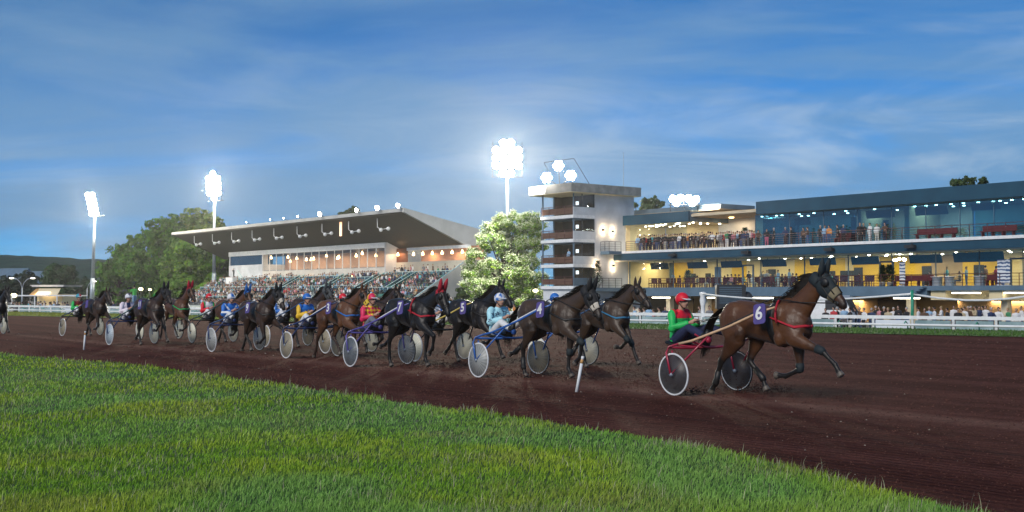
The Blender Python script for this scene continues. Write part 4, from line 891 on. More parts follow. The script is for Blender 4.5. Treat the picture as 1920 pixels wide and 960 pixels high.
def leg_joints(pose):
    p = POSES[pose]; out = {}
    for k, s in (('rf', -1), ('lf', 1)):
        a = p[k]; out[k] = chain((.46 + .20 * math.sin(R(max(0, a[0]))), s * .15, .965 + .02 * math.sin(R(max(0, a[0])))), [(.45 + .05 * (a[0] > 60), a[0], -s * .02), (.29, a[1], -s * .01), (.125, a[2], 0), (.085, a[2] + 4, 0)])
    for k, s in (('rh', -1), ('lh', 1)):
        a = p[k]; out[k] = chain((-.56, s * .14, 1.28), [(.36, a[0], s * .03), (.46, a[1], -s * .05), (.37, a[2], -s * .015), (.13, a[3], 0), (.085, a[3] + 4, 0)])
    return out
HORSE = {}
def horse_data(pose):
    set_neck(pose)
    if pose in HORSE: return HORSE[pose]
    J = leg_joints(pose); mb = MB()
    mb.loft([(x, 0, (a + b) / 2) for x, a, b, w in TORSO], [(a - b) / 2 for x, a, b, w in TORSO], [w for *_, w in TORSO], 20)
    mb.loft(NECK, NRA, NRB, 16)
    mb.ell((.40, 0, 1.50), (.22, .09, .13))                                                     # withers
    for s in (-1, 1):
        mb.ell((-.55, s * .12, 1.26), (.27, .165, .30)); mb.ell((.50, s * .13, 1.17), (.20, .115, .28)); mb.ell((.66, s * .10, 1.13), (.12, .09, .17)); mb.ell((.38, s * .17, 1.00), (.10, .09, .14)); mb.ell((-.68, s * .12, 1.18), (.15, .11, .24)); mb.ell((.36, s * .13, 1.36), (.09, .13, .17)); mb.ell((-.38, s * .19, 1.05), (.10, .09, .15))
    mb.loft(head_pts(pose), [r[2] for r in HEAD], [r[3] for r in HEAD], 14)
    d, n = head_frame(pose); ears = []
    for s in (-1, 1):
        e0 = POLL + n * .08 + Vector((0, s * .055, 0)); up = (n * .75 + Vector((-.25, 0, .75))).normalized() + Vector((0, s * .12, 0)); ears.append((e0, up))
        mb.loft([e0 - up * .05, e0 + up * .06, e0 + up * .13, e0 + up * .20], [.038, .036, .027, .010], [.045, .045, .032, .012], 8)
    def seg(a, b, k): return [a.lerp(b, i / k) for i in range(k)]
    def cap(P0): return P0
    for k in ('rf', 'lf'):
        e, kn, ft, co, ho = J[k]
        mb.loft([Vector((.50, e.y, 1.16)), e, e.lerp(kn, .35), e.lerp(kn, .75), kn, kn.lerp(ft, .22), kn.lerp(ft, .6), ft.lerp(kn, .1), ft, ft.lerp(co, .5), co, ho], [.17, .135, .100, .064, .060, .046, .039, .043, .049, .039, .048, .067], [.09, .09, .074, .050, .052, .037, .032, .036, .042, .035, .045, .060], 10)
    for k in ('rh', 'lh'):
        h, st, hk, ft, co, ho = J[k]
        mb.loft([h + Vector((-.02, 0, .10)), h.lerp(st, .5), st, st.lerp(hk, .35), st.lerp(hk, .72), hk, hk.lerp(ft, .2), hk.lerp(ft, .6), ft.lerp(hk, .1), ft, ft.lerp(co, .5), co, ho], [.28, .26, .205, .140, .078, .070, .050, .041, .044, .050, .039, .047, .066], [.12, .13, .105, .080, .050, .047, .040, .035, .038, .043, .035, .045, .060], 10)
    low = min(p[-1].z for p in J.values()) - .02
    me = remesh(mb, "horse_body_" + pose, .019, 4, .5)
    co = coords(me); dark = np.zeros(len(co)); hoof = np.zeros(len(co))
    def segd(a, b):
        a, b = np.array(a), np.array(b); ab = b - a; t = np.clip(((co - a) @ ab) / (ab @ ab), 0, 1); return np.linalg.norm(co - (a + t[:, None] * ab), axis=1), t
    for k, pts in J.items():
        i = 1 if k[1] == 'f' else 2
        dd, t = segd(pts[i - 1].lerp(pts[i], .45), pts[i]); dark = np.maximum(dark, (dd < .10) * t * .9)
        for a, b in zip(pts[i:-1], pts[i + 1:]): dd, t = segd(a, b); dark = np.maximum(dark, (dd < .085).astype(float))
        dd, t = segd(pts[-2], pts[-1]); hoof = np.maximum(hoof, ((dd < .08) & (t > .15)).astype(float))
    mz = np.array(POLL + d * .62); dark = np.maximum(dark, np.clip(1.25 - np.linalg.norm(co - mz, axis=1) / .17, 0, .85))
    for e0, up in ears: dark = np.maximum(dark, np.clip(1 - np.linalg.norm(co - np.array(e0 + up * .2), axis=1) / .1, 0, .9))
    set_col(me, np.stack([dark, hoof, np.zeros(len(co))], 1)); HORSE[pose] = dict(me=me, J=J, low=low, ears=ears, d=d, n=n)
    H = HORSE[pose]
    # mane: thin locks along the crest blown back; tail: long locks streaming behind
    def hair(roots, fn, wid, nm):
        V, Fq = [], []
        for r_ in roots:
            pts, sd = fn(r_); b = len(V); n_ = len(pts)
            for i, p in enumerate(pts):
                w = wid * (1 - (i / (n_ - 1)) ** 2 * .85) * random.uniform(.8, 1.2); V += [p - sd * w, p + sd * w]
            Fq += [(b + 2 * i, b + 2 * i + 1, b + 2 * i + 3, b + 2 * i + 2) for i in range(n_ - 1)]
        m_ = bpy.data.meshes.new(nm); m_.from_pydata([tuple(v) for v in V], [], Fq); m_.update(); return m_
    def crest(t):
        t = max(0, min(1, t)); k = t * (len(NECK) - 1); i = min(int(k), len(NECK) - 2); f = k - i
        c = NECK[i].lerp(NECK[i + 1], f); r = NRA[i] * (1 - f) + NRA[i + 1] * f; tg = (NECK[i + 1] - NECK[i]).normalized(); nn = Vector((-tg.z, 0, tg.x)); return c + nn * r * .88, nn, tg
    def lock(t):
        p, nn, tg = crest(t); s = random.choice((-1, -1, 1)); L_ = random.uniform(.13, .30); pts = []
        p = p + Vector((0, random.uniform(-.02, .02), 0))
        for i in range(5): u = i / 4; pts.append(p + nn * (L_ * (.9 * u - .55 * u * u)) + Vector((-L_ * .9 * u, s * L_ * .35 * u, -L_ * .65 * u * u)))
        return pts, tg
    H['mane'] = hair([random.uniform(.10, 1.0) for _ in range(210)], lock, .016, "mane")
    def tlock(i):
        a = Vector((-.80, random.uniform(-.025, .025), 1.44 + random.uniform(-.02, .02))); L_ = random.uniform(.80, 1.12); pts = []; s = random.gauss(0, .05); q = random.gauss(0, .045)
        for k in range(8): u = k / 7; pts.append(a + Vector((-L_ * (.42 * u + .10 * math.sin(u * 3.14)), -.10 * u + s * u, .05 * math.sin(u * 3.14) - L_ * (.30 * u + .42 * u ** 1.6) + q * u)))
        return pts, Vector((random.uniform(-.3, .3), 1, random.uniform(-.6, .6))).normalized()
    H['tail'] = hair(range(170), tlock, .015, "tail")
    hp = [POLL + d * t + n * o for t, o, _, _ in HEAD]
    def hood_rows(t0, t1, sc, k=5):
        ts = np.linspace(t0, t1, k); f = lambda i: np.interp(ts, [r[0] for r in HEAD], [r[i] for r in HEAD]); o = f(1); return [POLL + d * float(t) + n * float(v) for t, v in zip(ts, o)], list(f(2) * sc), list(f(3) * sc)
    mb = MB(); p_, a_, b_ = hood_rows(-.04, .36, 1.06, 7); mb.loft(p_, a_, b_, 14); 
    p_ = [NECK[-1].lerp(NECK[-2], f) for f in (-.1, .25, .5)]; mb.loft(p_, [.145, .155, .165], [.094, .100, .106], 12)
    for e0, up in ears: mb.loft([e0 - up * .05, e0 + up * .06, e0 + up * .14, e0 + up * .23], [.046, .046, .036, .012], [.054, .054, .042, .014], 8)
    H['hood'] = mb.mesh("ear_hood")
    mb = MB()
    for e0, up in ears: mb.loft([e0 - up * .06, e0 + up * .06, e0 + up * .14, e0 + up * .24], [.050, .050, .040, .014], [.058, .058, .046, .016], 8)
    p_, a_, b_ = hood_rows(-.03, .08, 1.07, 3); mb.loft(p_, a_, b_, 12); H['cap'] = mb.mesh("ear_hood")
    mb = MB()
    for s in (-1, 1):
        c = POLL + d * .17 + n * .045 + Vector((0, s * .105, 0)); q = Matrix((d, Vector((0, s, 0)), n)).transposed().to_4x4()
        mb.ell(c, (.075, .035, .07), 10, 7, 0, q)
    H['blinker'] = mb.mesh("blinkers")
    mb = MB()
    for t, w in ((.43, .022), (.07, .012)): p_, a_, b_ = hood_rows(t - w, t + w, 1.075, 3); mb.loft(p_, a_, b_, 14)
    for s in (-1, 1):
        w_ = lambda t, o: POLL + d * t + n * o + Vector((0, s * float(np.interp(t, [r[0] for r in HEAD], [r[3] for r in HEAD])) * 1.06, 0))
        mb.tube([w_(.02, .07), w_(.2, -.03), w_(.36, -.06), w_(.52, -.03)], .011, 5); mb.tube([w_(.40, .03), w_(.2, .05)], .009, 5)
        mb.lathe([(.03, -.006), (.036, 0), (.03, .006)], 10, w_(.52, -.035), 'Y')
    mb.tube([POLL + n * .12, POLL + n * .13 + d * .2, POLL + d * .45 + n * .105], .010, 5)
    H['bridle'] = mb.mesh("bridle"); p_, a_, b_ = hood_rows(.33, .44, 1.10, 4); mb = MB(); mb.loft(p_, a_, b_, 14); H['noseband'] = mb.mesh("noseband")
    def barrel(x0, x1, sc, k=4, tilt=0.0):
        ps, ra, rb = [], [], []
        for x in np.linspace(x0, x1, k): zc, hh, w = torso_at(x); ps.append((x, 0, zc)); ra.append(hh * sc + .006); rb.append(w * sc + .008)
        return ps, ra, rb
    mb = MB(); mb.loft(*barrel(.20, .31, 1.03), 20); mb.ell((.25, 0, 1.565), (.10, .13, .045)); H['girth'] = mb.mesh("girth")
    mb = MB()                                                                                   # breast collar and its neck strap
    for s in (-1, 1):
        ps = []
        for x, zf in ((.28, .10), (.42, .04), (.56, .0), (.68, -.02)): zc, hh, w = torso_at(x); zz = zc + zf; th = max(-1, min(1, (zz - zc) / hh)); ps.append(Vector((x, s * (max(w, .20 if x < .6 else .175) * math.sqrt(1 - th * th) + .028), zz)))
        ps.append(Vector((.80, s * .09, 1.19))); ps.append(Vector((.835, 0, 1.18)))
        mb.loft(ps, .023, .011, 6, (1, 0, 0))
    H['collar'] = mb.mesh("breast_collar")
    mb = MB()
    for s in (-1, 1): zc, hh, w = torso_at(.36); mb.loft([Vector((.34 + .02 * k, s * (w * math.cos(a) + .02 + (.035 if a > .2 else .02)), zc + hh * math.sin(a) + .01)) for k, a in enumerate((1.35, 1.0, .6, .25, .0))], .026, .012, 6, (1, 0, 0))
    H['shoulder_strap'] = mb.mesh("shoulder_strap")
    H['boot'], H['hindboot'] = [], []
    for k in (('rf', 0), ('lf', 0)):
        mb = MB(); e, kn, ft, *_ = J[k[0]]; mb.loft([e.lerp(kn, .80), kn.lerp(e, .06), kn, kn.lerp(ft, .16)], [.068, .068, .067, .054], [.060, .062, .060, .048], 9); H['boot'].append(mb.mesh('knee_boot'))
    for k in (('rh'), ('lh')):
        mb = MB(); h, st, hk, ft, co_, ho = J[k]; mb.loft([hk.lerp(ft, .45), hk.lerp(ft, .85), ft, ft.lerp(co_, .4)], [.050, .052, .060, .050], [.044, .046, .054, .046], 9); H['hindboot'].append(mb.mesh('fetlock_boot'))
    return H
def coat(name, c, c2, dark=(.010, .008, .007), rough=.42):
    m, nt, N, L, b = _mk(name); b.inputs['Roughness'].default_value = rough; b.inputs['Specular IOR Level'].default_value = .32
    b.inputs['Sheen Weight'].default_value = .10; b.inputs['Sheen Roughness'].default_value = .4
    t = N.new("ShaderNodeTexCoord"); nz = N.new("ShaderNodeTexNoise"); nz.inputs['Scale'].default_value = 3.2; nz.inputs['Detail'].default_value = 8; nz.inputs['Roughness'].default_value = .7; L.new(t.outputs['Object'], nz.inputs[0])
    mr = N.new("ShaderNodeMapRange"); mr.inputs[1].default_value = .34; mr.inputs[2].default_value = .66; L.new(nz.outputs[0], mr.inputs[0])
    def mix(f, a, c_):
        x = N.new("ShaderNodeMix"); x.data_type = 'RGBA'; L.new(f, x.inputs[0])
        for i, v in ((6, a), (7, c_)):
            if isinstance(v, tuple): x.inputs[i].default_value = (*v, 1)
            else: L.new(v, x.inputs[i])
        return x.outputs[2]
    at = N.new("ShaderNodeAttribute"); at.attribute_name = "tint"; sp = N.new("ShaderNodeSeparateColor"); L.new(at.outputs['Color'], sp.inputs[0])
    col = mix(sp.outputs[1], mix(sp.outputs[0], mix(mr.outputs[0], c, c2), dark), (.10, .085, .07)); L.new(col, b.inputs['Base Color'])
    n2 = N.new("ShaderNodeTexNoise"); n2.inputs['Scale'].default_value = 7; n2.inputs['Detail'].default_value = 5; n2.inputs['Roughness'].default_value = .6; L.new(t.outputs['Object'], n2.inputs[0])
    bp = N.new("ShaderNodeBump"); bp.inputs['Strength'].default_value = .35; bp.inputs['Distance'].default_value = .05; L.new(n2.outputs[0], bp.inputs['Height']); L.new(bp.outputs[0], b.inputs['Normal'])
    return m
COATS = {'bay': coat("bay_coat", (.098, .040, .016), (.055, .022, .010)), 'darkbay': coat("dark_bay_coat", (.042, .022, .013), (.024, .013, .009)),
         'black': coat("black_coat", (.013, .011, .011), (.008, .007, .007), (.006, .005, .005)), 'brown': coat("brown_coat", (.056, .034, .021), (.034, .021, .014)),
         'chestnut': coat("chestnut_coat", (.115, .048, .020), (.075, .030, .014), (.03, .015, .010))}
def cloth(name, c, rough=.75): return pm(name, c, tuple(x * .85 for x in c), 12, rough)
M_hair = pm("black_horsehair", (.010, .008, .007), (.020, .014, .010), 12, .5)
RED, BLUE_, NAVY, PURP, WHITEC, YEL = cloth("red_cloth", (.40, .012, .028)), cloth("blue_cloth", (.02, .13, .42)), cloth("navy_cloth", (.02, .025, .07)), cloth("purple_cloth", (.085, .065, .24)), cloth("white_cloth", (.70, .70, .70)), cloth("yellow_cloth", (.65, .45, .04))
HOODC = cloth("dark_teal_hood", (.014, .022, .026)); GREENC = cloth("green_cloth", (.02, .35, .09)); BLACKC = cloth("black_cloth", (.014, .014, .016)); SHEEP = cloth("sheepskin", (.55, .50, .42), .95); TEALC = cloth("blue_strap", (.03, .16, .30))
def text_mesh(txt, size):
    cu = bpy.data.curves.new("numeral", 'FONT'); cu.body = txt; cu.size = size; cu.align_x = 'CENTER'; cu.align_y = 'CENTER'; cu.extrude = .004; cu.offset = size * .022; cu.resolution_u = 4
    o = bpy.data.objects.new("tmp_text", cu); COL.objects.link(o); dg = bpy.context.evaluated_depsgraph_get(); me = bpy.data.meshes.new_from_object(o.evaluated_get(dg)); bpy.data.objects.remove(o); me.name = "numeral"; me.materials.clear(); return me
D_H = 1.32                                                    # horse centre ahead of the sulky's axle
def make_horse(at, phi, pose, coatk, label, number=None, hood=None, collar=None, noseband=None, blinkers=True, boots=False, strap=None, scale=1.0, plate_tilt=0.0):
    H = horse_data(pose); o = link("horse", H['me'], None, [COATS[coatk]]); o.location = (at.x, at.y, -H['low'] * scale); o.rotation_euler = (0, 0, phi); o.scale = (scale,) * 3
    tag(o, label, "horse", "harness horses racing with sulkies")
    link("mane", H['mane'], o, [M_hair]); link("tail", H['tail'], o, [M_hair]); link("girth", H['girth'], o, [M_black]); link("bridle", H['bridle'], o, [M_black])
    if hood: link("ear_hood", H['hood'] if hood[0] == 'full' else H['cap'], o, [hood[1]])
    if blinkers: link("blinkers", H['blinker'], o, [M_black])
    link("breast_collar", H['collar'], o, [collar or M_black])
    if strap: link("shoulder_strap", H['shoulder_strap'], o, [strap])
    if noseband: link("noseband", H['noseband'], o, [noseband])
    if boots: [link("knee_boot", b_, o, [HOODC]) for b_ in H['boot']]; [link("fetlock_boot", b_, o, [M_black]) for b_ in H['hindboot']]
    if number is not None:
        zc, hh, w = torso_at(.08); mb = MB(); a, h2 = .115, .155; c = [(-a, -h2), (a, -h2), (a, h2), (-a, h2)]; rr = .045; pts = []
        for (sx, sz), a0 in zip(((1, -1), (1, 1), (-1, 1), (-1, -1)), (-90, 0, 90, 180)):
            for k in range(4): th = R(a0 + 30 * k); pts.append(Vector((sx * (a - rr) + rr * math.cos(th), 0, sz * (h2 - rr) + rr * math.sin(th))))
        mb.prism(pts, (0, .014, 0)); pl = mb.build("number_cloth", PURP, o); pl.location = (.22, -.45, zc + .16); pl.rotation_euler = (R(-9), R(-7), 0)
        if number.strip(): nm = link("numeral", TEXTS.setdefault(number, text_mesh(number, .28 if len(number) == 1 else .22)), pl, [WHITEC]); nm.rotation_euler = (R(90), 0, 0); nm.location = (0, -.008, 0)
    return o
TEXTS = {}

# ------------------------------------------------------------------ sulkies
SUL = {}
def sulky_meshes():
    d = {}
    mb = MB(); mb.lathe([(.336, -.014), (.347, -.011), (.352, 0), (.347, .011), (.336, .014), (.334, 0), (.336, -.014)], 36, (0, 0, 0), 'Y'); d['tyre'] = mb.mesh("tyre")
    mb = MB(); mb.lathe([(.322, -.009), (.337, -.014), (.337, .014), (.322, .009), (.322, -.009)], 36, (0, 0, 0), 'Y'); d['rim'] = mb.mesh("rim")
    mb = MB(); mb.lathe([(.02, -.055), (.324, -.008), (.324, .008), (.02, .055)], 36, (0, 0, 0), 'Y'); d['disc'] = mb.mesh("disc")
    mb = MB(); mb.lathe([(.015, -.085), (.035, -.07), (.035, .07), (.015, .085)], 12, (0, 0, 0), 'Y'); d['hub'] = mb.mesh("hub")
    return d
def disc_mat(name, c, c2, metal=0.0, ncut=24, see=0.0):
    """wheel disc with faint spokes showing"""
    m, nt, N, L, b = _mk(name); b.inputs['Roughness'].default_value = .45; b.inputs['Metallic'].default_value = metal
    t = N.new("ShaderNodeTexCoord"); sp = N.new("ShaderNodeSeparateXYZ"); L.new(t.outputs['Object'], sp.inputs[0])
    at = N.new("ShaderNodeMath"); at.operation = 'ARCTAN2'; L.new(sp.outputs[2], at.inputs[0]); L.new(sp.outputs[0], at.inputs[1])
    mu = N.new("ShaderNodeMath"); mu.operation = 'MULTIPLY'; mu.inputs[1].default_value = ncut; L.new(at.outputs[0], mu.inputs[0])
    si = N.new("ShaderNodeMath"); si.operation = 'SINE'; L.new(mu.outputs[0], si.inputs[0])
    nz = N.new("ShaderNodeTexNoise"); nz.inputs['Scale'].default_value = 5; L.new(t.outputs['Object'], nz.inputs[0])
    ad = N.new("ShaderNodeMath"); ad.operation = 'MULTIPLY_ADD'; ad.inputs[1].default_value = .25; L.new(si.outputs[0], ad.inputs[0]); L.new(nz.outputs[0], ad.inputs[2])
    mr = N.new("ShaderNodeMapRange"); mr.inputs[1].default_value = .2; mr.inputs[2].default_value = .85; L.new(ad.outputs[0], mr.inputs[0])
    mx = N.new("ShaderNodeMix"); mx.data_type = 'RGBA'; mx.inputs[6].default_value = (*c, 1); mx.inputs[7].default_value = (*c2, 1); L.new(mr.outputs[0], mx.inputs[0]); L.new(mx.outputs[2], b.inputs['Base Color'])
    if see:
        tr = N.new("ShaderNodeBsdfTransparent"); ms = N.new("ShaderNodeMixShader"); ms.inputs[0].default_value = see; L.new(b.outputs[0], ms.inputs[1]); L.new(tr.outputs[0], ms.inputs[2]); L.new(ms.outputs[0], N['Material Output'].inputs[0])
    return m
DISC = {'dark': disc_mat("dark_wheel_disc", (.035, .022, .024), (.012, .010, .012), see=.28), 'grey': disc_mat("grey_wheel_disc", (.30, .31, .30), (.17, .175, .17)), 'slate': disc_mat("slate_wheel_disc", (.13, .15, .17), (.07, .085, .10), see=.3),
        'cream': disc_mat("cream_wheel_disc", (.72, .70, .56), (.60, .57, .44)), 'tan': disc_mat("tan_wheel_disc", (.34, .29, .19), (.24, .21, .15), see=.3), 'pale': disc_mat("pale_blue_wheel_disc", (.36, .42, .46), (.22, .27, .31))}
M_rimw = pm("white_rim", (.66, .67, .68), None, 5, .4); M_tyre = pm("black_tyre", (.02, .02, .02), None, 5, .7)
HUBZ, TRK = .352, .78
def make_sulky(at, phi, frame, shaft, discs, label, white_tyre=True, shaft_inner=None, back=.38):
    if not SUL: SUL.update(sulky_meshes())
    e = empty("racing_sulky", at, phi); tag(e, label, "sulky", "racing sulkies")
    for i, s in enumerate((-1, 1)):
        w = link("wheel", SUL['rim'], e, [M_rimw]); w.location = (0, s * TRK, HUBZ); w.rotation_euler = (R(s * -3), random.uniform(0, 3), 0)
        link("tyre", SUL['tyre'], w, [M_rimw if white_tyre and s < 0 else M_tyre]); link("disc", SUL['disc'], w, [DISC[discs[i]]]); link("hub", SUL['hub'], w, [M_steel])
    for s in (-1, 1):
        mb = MB(); y = s * TRK
        mb.tube([(0, y + s * .07, HUBZ), (-.12, y + s * .05, .70), (-.10, y - s * .0, .80), (.10, y - s * .03, .86)], .019, 7); mb.tube([(0, y - s * .06, HUBZ), (-.10, y - s * .07, .74)], .017, 7)
        mb.tube([(0, y + s * .06, HUBZ), (.62, s * (TRK - .17), 1.0)], .017, 7); mb.build("fork", frame, e)
        mb = MB(); mb.tube([(.08, y - s * .03, .855), (.34, s * (TRK - .09), .915), (1.0, s * .54, 1.16), (1.52, s * .40, 1.40), (1.78, s * .37, 1.47)], [.021, .022, .021, .020, .016], 8); sh = mb.build("shaft", shaft, e)
        if shaft_inner: mb = MB(); mb.tube([(.45, s * (TRK - .13), .93), (1.0, s * .535, 1.195), (1.50, s * .40, 1.425)], .013, 6); mb.build("inlay", shaft_inner, sh)
        mb = MB(); fx = .95 - back; mb.tube([(fx - .02, s * .62, 1.02), (fx - .02, s * .44, .93), (fx - .02, s * .33, .93)], .014, 6); mb.lathe([(.05, .0), (.055, .05), (.02, .06)], 8, (fx + .03, s * .37, .92), 'X'); mb.build("footrest", frame, e)
    mb = MB(); mb.tube([(-.11, -TRK, .79), (-.10, -.4, .77), (-.06, 0, .76), (-.10, .4, .77), (-.11, TRK, .79)], .021, 7); mb.tube([(.34, -(TRK - .09), .905), (.24, -.3, .80), (.22, 0, .78), (.24, .3, .80), (.34, TRK - .09, .905)], .018, 7); mb.tube([(-.06, 0, .76), (.22, 0, .78)], .018, 6); [mb.tube([(.2, t_ * .16, .79), (-.1, t_ * .15, .78), (.05 - back, t_ * .12, .80), (-.12 - back, t_ * .10, .82)], .016, 6) for t_ in (-1, 1)]; mb.build("cross_frame", frame, e)
    mb = MB(); mb.loft([(x_ - back, 0, z_) for x_, z_ in ((-.20, .86), (-.17, .83), (-.05, .81), (.10, .815), (.20, .83))], [.02, .03, .03, .028, .015], [.15, .19, .20, .18, .12], 10); mb.build("seat", M_black, e)
    return e

# ------------------------------------------------------------------ drivers
DRV = {}
def driver_meshes():
    d = {}; lean = -.06
    hip = Vector((-.02, 0, .93)); chest = Vector((-.02, 0, 1.20)); neck = Vector((.02, 0, 1.40)); head = Vector((.075, 0, 1.535))
    J = {}
    for s in (-1, 1):
        sh = Vector((-.005, s * .185, 1.335)); el = Vector((.10, s * .27, 1.10)); wr = Vector((.34, s * .10, 1.19)); kn = Vector((.44, s * .24, 1.10)); an = Vector((.88, s * .36, .99)); J[s] = (sh, el, wr, kn, an)
    def body(mb, g):
        mb.loft([hip + Vector((-.02, 0, -.08)), hip, hip.lerp(chest, .5), chest, chest.lerp(neck, .55), neck + Vector((0, 0, -.02))], [.10 + g, .12 + g, .105 + g, .115 + g, .10 + g, .055 + g * .5], [.15 + g, .165 + g, .15 + g, .185 + g, .19 + g, .065 + g * .5], 14, (0, 1, 0))
    def arm(mb, s, g, to=1.0):
        sh, el, wr, *_ = J[s]; e = el.lerp(wr, to); mb.loft([sh, sh.lerp(el, .3), el, el.lerp(e, .4), e], [.062 + g, .058 + g, .048 + g, .046 + g, .034 + g * .8], None, 10, (0, 0, 1))
    def leg(mb, s, g):
        sh, el, wr, kn, an = J[s]; h = hip + Vector((.03, s * .09, -.03)); mb.loft([h, h.lerp(kn, .5), kn, kn.lerp(an, .35), an], [.095 + g, .085 + g, .062 + g, .058 + g, .040 + g], None, 10, (0, 1, 0))
    mb = MB(); body(mb, -.02)
    for s in (-1, 1):
        arm(mb, s, -.01); leg(mb, s, -.012); sh, el, wr, kn, an = J[s]
        u = (wr - el).normalized(); side = Vector((0, -s, 0)); up = Vector((0, 0, 1))
        mb.loft([wr - u * .02, wr + u * .035, wr + u * .08], [.020, .019, .016], [.028, .038, .036], 8, (0, 0, 1))
        for k in range(4):                                             # four fingers curled round the rein, thumb on top
            b0 = wr + u * (.078 - .004 * abs(k - 1.3)) + up * (.030 - .020 * k); q = [b0, b0 + u * .030 + side * .010, b0 + u * .030 + side * .038, b0 + u * .004 + side * .045]; mb.tube(q, [.0095, .0095, .0088, .0075], 6)
        mb.tube([wr + u * .03 + up * .03, wr + u * .06 + up * .045 + side * .015, wr + u * .085 + up * .042 + side * .025], [.011, .0105, .009], 6)
        fu = (an - kn).normalized(); mb.loft([an, an + Vector((.05, 0, -.02)), an + Vector((.09, 0, .07))], [.04, .04, .03], [.035, .035, .03], 8, (0, 1, 0))
    mb.loft([neck - Vector((0, 0, .06)), neck.lerp(head, .5), head], [.055, .052, .05], None, 10, (0, 1, 0))
    # head: skull, jaw, nose, lips, ears
    mb.ell(head + Vector((-.008, 0, .03)), (.098, .077, .105), 14, 10); mb.loft([head + Vector((.03, 0, .0)), head + Vector((.045, 0, -.05)), head + Vector((.055, 0, -.098))], [.066, .056, .030], [.066, .054, .030], 12, (0, 1, 0))
    mb.loft([head + Vector((.082, 0, .040)), head + Vector((.104, 0, .004)), head + Vector((.112, 0, -.014)), head + Vector((.085, 0, -.022))], [.012, .014, .015, .008], [.010, .014, .018, .012], 8, (0, 1, 0))
    mb.ell(head + Vector((.084, 0, -.047)), (.014, .026, .008), 8, 6); mb.ell(head + Vector((.083, 0, -.060)), (.013, .022, .007), 8, 6)
    for s in (-1, 1): mb.ell(head + Vector((-.01, s * .078, .0)), (.020, .010, .032), 8, 6); mb.ell(head + Vector((.075, s * .034, .036)), (.016, .022, .008), 8, 6)
    me = remesh(mb, "driver_body", .0085, 2, .4); co = coords(me); c = np.tile(np.array([.42, .235, .165]), (len(co), 1))
    hd = np.array(head); lip = np.linalg.norm((co - hd - np.array([.092, 0, -.053])) * np.array([1, .6, 1.3]), axis=1) < .017; c[lip] = (.30, .10, .085)
    c[co[:, 0] > .82] = (.02, .018, .018)
    for s in (-1, 1):
        eye = np.linalg.norm((co - hd - np.array([.088, s * .033, .020])) * np.array([1, .7, 1.6]), axis=1) < .013; c[eye] = (.05, .035, .03)
    set_col(me, c); d['body'] = me; d['head'] = head
    mb = MB(); body(mb, .022); mb.loft([neck + Vector((-.004, 0, -.05)), neck + Vector((0, 0, .012))], [.075, .066], [.085, .07], 10, (0, 1, 0)); [arm(mb, s, .020, .93) for s in (-1, 1)]
    for s in (-1, 1): mb.ell(J[s][0] + Vector((0, -s * .02, 0)), (.085, .085, .085), 10, 7); mb.ell(J[s][1] + Vector((-.02, 0, -.01)), (.075, .07, .075), 8, 6)
    d['jacket'] = remesh(mb, "jacket", .014, 2, .4)
    mb = MB(); mb.ell(hip + Vector((.0, 0, -.02)), (.16, .19, .11)); [leg(mb, s, .014) for s in (-1, 1)]; d['trousers'] = remesh(mb, "trousers", .014, 3, .5)
    mb = MB()
    for s in (-1, 1): an, kn = J[s][4], J[s][3]; mb.loft([kn.lerp(an, .55), an, an + Vector((.05, 0, -.025)), an + Vector((.11, 0, .085))], [.062, .052, .052, .036], [.06, .05, .048, .040], 9, (0, 1, 0))
    d['boots'] = mb.mesh("boots")
    H_ = head + Vector((-.012, 0, .040)); mb = MB(); mb.ell(H_ + Vector((0, 0, .012)), (.128, .108, .118), 18, 12); mb.v = [(x, y, max(z, H_.z - .035 - (.05 if x < H_.x - .02 else 0))) for x, y, z in mb.v]; d['helmet'] = mb.mesh("helmet")
    mb = MB(); mb.loft([H_ + Vector((.085, 0, .022)), H_ + Vector((.135, 0, .012)), H_ + Vector((.165, 0, .0))], [.010, .009, .004], [.095, .085, .05], 10, (0, 1, 0)); d['peak'] = mb.mesh("peak")
    mb = MB(); mb.loft([H_ + Vector((.0, s_ * .10, -.0)) if 0 else H_ + Vector((.115 * math.cos(a), .100 * math.sin(a), -.022)) for a in np.linspace(-1.25, 1.25, 9) for s_ in (1,)], .020, .010, 6, (0, 0, 1)); d['goggles'] = mb.mesh("goggles")
    mb = MB(); mb.tube([H_ + Vector((-.0, -.088, -.04)), head + Vector((.03, -.062, -.075)), head + Vector((.045, 0, -.112)), head + Vector((.03, .062, -.075)), H_ + Vector((0, .088, -.04))], .008, 5); d['strap'] = mb.mesh("chin_strap")
    return d
M_skin = tint_mat("skin", .55, .06, 14, spec=.35)
M_silk = tint_mat("racing_silk", .5, .10, 9, spec=.35, bump=.25)
def make_driver(e_loc, phi, label, pattern, helmet, hpat=None, trousers=WHITEC, goggles=M_black, peakm=None):
    if not DRV: DRV.update(driver_meshes())
    o = link("person", DRV['body'], None, [M_skin]); o.location = e_loc; o.rotation_euler = (0, 0, phi); tag(o, label, "person", "sulky drivers")
    me = DRV['jacket'].copy(); co = coords(me); set_col(me, pattern(co)); link("jacket", me, o, [M_silk])
    link("trousers", DRV['trousers'], o, [trousers]); link("boots", DRV['boots'], o, [M_black])
    hm = DRV['helmet'].copy(); hc = coords(hm) - np.array(DRV['head']); set_col(hm, np.array([hpat(p) if hpat else helmet for p in hc])); hl = link("helmet", hm, o, [M_silk])
    link("peak", DRV['peak'], hl, [peakm or WHITEC]); link("chin_strap", DRV['strap'], hl, [M_black])
    if goggles: link("goggles", DRV['goggles'], o, [goggles])
    return o
def solid(c): return lambda co: np.tile(np.array(c), (len(co), 1))
